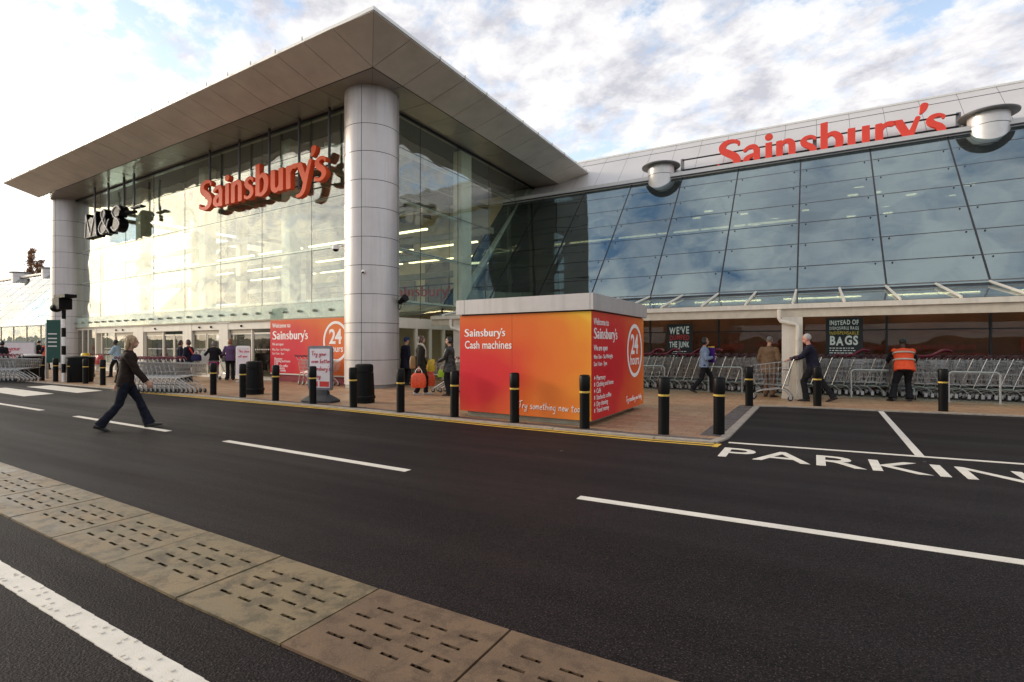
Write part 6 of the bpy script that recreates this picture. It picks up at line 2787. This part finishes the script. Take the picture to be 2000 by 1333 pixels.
def sash(root, seed, mat, s0=(-.13, -.16, 1.38), s1=(.17, -.17, .86), front=False):
    m = MB()
    pts = [s0, (s0[0] * .4 + s1[0] * .6 - .03, s0[1] - .035, (s0[2] + s1[2]) / 2), s1]
    P = catmull(pts, 6)
    for a, b in zip(P, P[1:]):
        t = (b - a).normalized()
        w = t.cross(Vector((0, 1, 0))).normalized() * .035
        q = [a - w, b - w, b + w, a + w]
        m.loft([[tuple(v) for v in q], [tuple(v + Vector((0, .012, 0))) for v in q]])
    return m.build("sash", mat, root)


M_SASH = pm("sash_red", (.70, .07, .05), .6)
sash(w4, 1, M_SASH)
sash(w3, 2, M_SASH, (.16, .12, 1.36), (-.10, .165, .88))
b = carrier("shoulder_bag", .42, .16, .26, fabric("bag_navy", (.02, .02, .06)), "navy shoulder bag hanging at the sashed person's side", (-21.35, 12.1, .86), .3, True)
# 4 the pair at the doors
w5 = person((-22.0, 13.2, ZP), face(416, 8), 1.66, "shopper in black jacket and grey leggings walking in at the doors", SKIN, True, 'bob', H_GREY,
            F_BLK, 0.02, 'long', .035, F_GREY, .0, WHITE_SHOE, ank=((-.09, -.16, .11), (.09, .18, .08)), heel=(.35, 0), wri=((-.28, .1, .95), (.24, .26, .98)), hip_z=.87, female=True, build=1.08)
MB().loft([[tuple(v) for v in ering((0, -.0, z), .215, .165, Vector((1, 0, 0)), Vector((0, 1, 0)), 18, 2.3)] for z in (.78, .72, .66)]).build("tunic_hem", F_MAG, w5, smooth=True)
carrier("cloth_bag", .34, .14, .5, pm("bag_white", (.6, .58, .52), .7), "white cloth bag slung at the side of the black jacketed shopper", world_pt(w5, (-.33, -.06, .72)), face(416, 8), True)
w6 = person((-21.35, 13.5, ZP), face(450, 4), 1.72, "woman in purple top and black trousers seen from behind at the doors", SKIN, True, 'bob', H_GING,
            F_PURP, 0.0, 'long', .02, F_BLK, .025, None, ank=((-.10, .02, .08), (.11, -.06, .08)), wri=((-.2, .3, 1.0), (.22, .25, 1.0)), female=True)
# 6 woman with orange bags
w7 = person((-10.1, 12.25, ZP), face(812, 88), 1.75, "woman in dark fur-lined coat carrying two orange carrier bags", SKIN, True, 'long', H_BRN,
            F_OLV, .34, 'long', .026, F_BLK, .012, WHITE_SHOE, ank=((-.08, .16, .08), (.08, -.12, .09)), heel=(-.05, .15), wri=((-.30, .22, .74), (.30, -.06, .74)), hip_z=.885, female=True)
m = MB()
for sg in (-1, 1):
    P = catmull([(sg * .05, -.06, 1.47), (sg * .10, .06, 1.43), (sg * .075, .135, 1.30), (sg * .06, .15, 1.08)], 6)
    m.tube([tuple(p) for p in P], [.04 - .02 * k / len(P) for k in range(len(P))], 8)
m.build("fur_trim", F_CREAM, w7, smooth=True)
p = world_pt(w7, (.31, -.06, .23))
carrier("carrier_bag", .42, .2, .42, M_ORB, "orange carrier bag in the coated woman's near hand", p, face(812, 88) + 1.57, True, "bag", "orange bags carried by the coated woman")
p = world_pt(w7, (-.32, .24, .23))
carrier("carrier_bag", .40, .2, .42, M_ORB, "orange carrier bag in the coated woman's far hand", p, face(812, 88) + 1.5, True, "bag", "orange bags carried by the coated woman")
p = world_pt(w7, (.06, -.20, .76))
carrier("shoulder_bag", .2, .16, .36, pm("bag_tan", (.28, .16, .06), .6), "tan shoulder bag behind the coated woman", p, face(812, 88) + 1.4, False)
p = world_pt(w7, (-.2, .32, .66))
carrier("carrier_bag", .24, .12, .36, M_YELB, "yellow carrier bag in front of the coated woman's chest", p, face(812, 88) + 1.5, False)
# 7 man in black coat by the kiosk
w8 = person((-9.22, 12.52, ZP), face(893, -72), 1.69, "man in black leather jacket at the left edge of the kiosk", SKIN, True, 'fringe', H_BLK,
            pm("leather_black", (.016, .014, .013), .42, 0, .2, 10, bump=.3, bscale=30), .22, 'long', .026, F_BLK, .01, None, wri=((-.2, .32, .98), (.24, .22, .86)), build=1.04)
p = world_pt(w8, (.28, .34, .52))
carrier("pouch", .26, .1, .22, pm("pouch_lime", (.42, .65, .03), .5), "lime green pouch hanging below the black jacketed man's hand", p, face(893, -72) + 1.5, True)
# 8 woman with the purple folder
w9 = person((-2.95, 17.15, ZP), face(1385, 80), 1.72, "woman in pale blue fleece walking with a purple folder", SKIN, True, 'bob', H_BLK,
            F_FLEECE, 0.0, 'long', .024, F_BLK, .02, None, ank=((-.07, .26, .085), (.08, -.34, .12)), heel=(-.1, .42), wri=((-.06, .235, 1.16), (.10, .24, 1.08)), hip_z=.865, female=True, head_pitch=-.12)
fo = empty("folder", world_pt(w9, (.03, .20, 1.02)), face(1385, 80) + .5)
tag(fo, "purple folder with yellow papers hugged to the fleece woman's chest", "folder")
MB().box(-.15, .15, -.02, .02, -.10, .36).build("cover", fabric("folder_purple", (.085, .025, .22), .6), fo)
MB().box(-.14, .14, -.012, .012, .361, .40).build("papers", M_YELB, fo)
# 9 man in the brown coat
w10 = person((-1.12, 16.66, ZP), face(1503, 22), 1.70, "old man in brown coat and trousers seen from behind by the post", SKIN, True, 'short', H_GREY,
             F_TAN, .22, 'long', .032, F_DTAN, .012, pm("shoe_brown", (.03, .02, .015), .5), ank=((-.10, .03, .08), (.11, -.02, .08)), toe=(-.35, .45), wri=((-.24, .12, .86), (.25, .14, .86)), lean=.06, head_pitch=.25, build=1.1)
# 10 white haired man pushing the trolley
w11 = person((-.02, 15.88, ZP), face(1580, -86), 1.80, "white haired man in navy jumper leaning to push a trolley", SKIN_P, True, 'short', H_WHT,
             F_NAVY, 0.0, 'long', .022, F_BLK, .02, None, ank=((-.08, .14, .08), (.09, -.42, .12)), heel=(0, .4), wri=((-.20, .50, 1.03), (.22, .50, 1.03)), hip_z=.86, lean=.17, head_pitch=.2, build=1.1)
# 11 hi-vis worker
w12 = person((2.05, 17.12, ZP), face(1775, -8), 1.74, "worker in orange hi-vis vest and black trousers bending to push trolleys", SKIN_D, True, 'short', H_BLK,
             F_BLK, 0.0, 'long', .022, F_BLK, .035, None, ank=((-.26, -.12, .09), (.12, .06, .08)), toe=(-.5, .2), heel=(.1, 0), wri=((-.26, .56, 1.0), (.22, .56, .98)), hip_z=.85, lean=.36, head_pitch=.6, build=1.14, vest=F_HIVIS)
m = MB()
for z in (1.04, 1.22):
    q = (z - .85)
    m.loft([[tuple(v) for v in ering((0, math.sin(.36) * q - .01, zz), .168 * 1.14 + .052, .112 * 1.14 + .05, Vector((1, 0, 0)), Vector((0, 1, -.36)), 24, 2.3)] for zz in (z - .03, z + .005)])
m.build("reflective_tape", pm("tape_silver", (.55, .53, .45), .3, .3), w12, smooth=True)
# 12-14 three staff far left
w13 = person((-42.32, 13.86, ZP), face(62, 60), 1.74, "worker with an orange vest tied low talking beside the green totem", SKIN, True, 'short', H_BRN,
             F_NAVY, 0.02, 'long', .024, F_BLK, .01, None, wri=((-.2, .2, 1.0), (.25, .2, 1.1)))
MB().loft([[tuple(v) for v in ering((0, 0, z), .235, .185, Vector((1, 0, 0)), Vector((0, 1, 0)), 18, 2.3)] for z in (1.12, .98, .80)]).build("tied_vest", F_HIVIS, w13, smooth=True)
w14 = person((-42.57, 14.29, ZP), face(78, 5), 1.76, "man in black jacket standing between the two orange clad workers", SKIN, True, 'short', H_BLK,
             F_BLK, .1, 'long', .024, F_BLK, .01, None)
w15 = person((-40.26, 13.88, ZP), face(92, -45), 1.72, "worker in dark clothes and orange vest with back turned near the totem", SKIN, True, 'short', H_BLK,
             F_NAVY, 0.0, 'long', .022, F_BLK, .012, None, ank=((-.1, .0, .08), (.1, -.1, .08)), wri=((-.24, .2, .9), (.24, .15, .9)), vest=F_HIVIS)
# 15 hooded figure half behind the column
w16 = person((-13.05, 15.0, ZP), face(790, 60), 1.74, "figure in navy hooded coat half hidden behind the near silver column", SKIN, True, 'cap', fabric("hood_navy", (.03, .045, .11)),
             F_NAVY, .3, 'long', .03, F_BLK, .01, None)
# 16 dark figure at the far left edge
w17 = person((-33.6, 9.9, ZP), face(2, 30), 1.66, "person in dark coat cut off by the left edge behind the trolleys", SKIN, True, 'bob', H_BLK,
             F_BLK, .35, 'long', .03, F_BLK, .01, None, female=True)
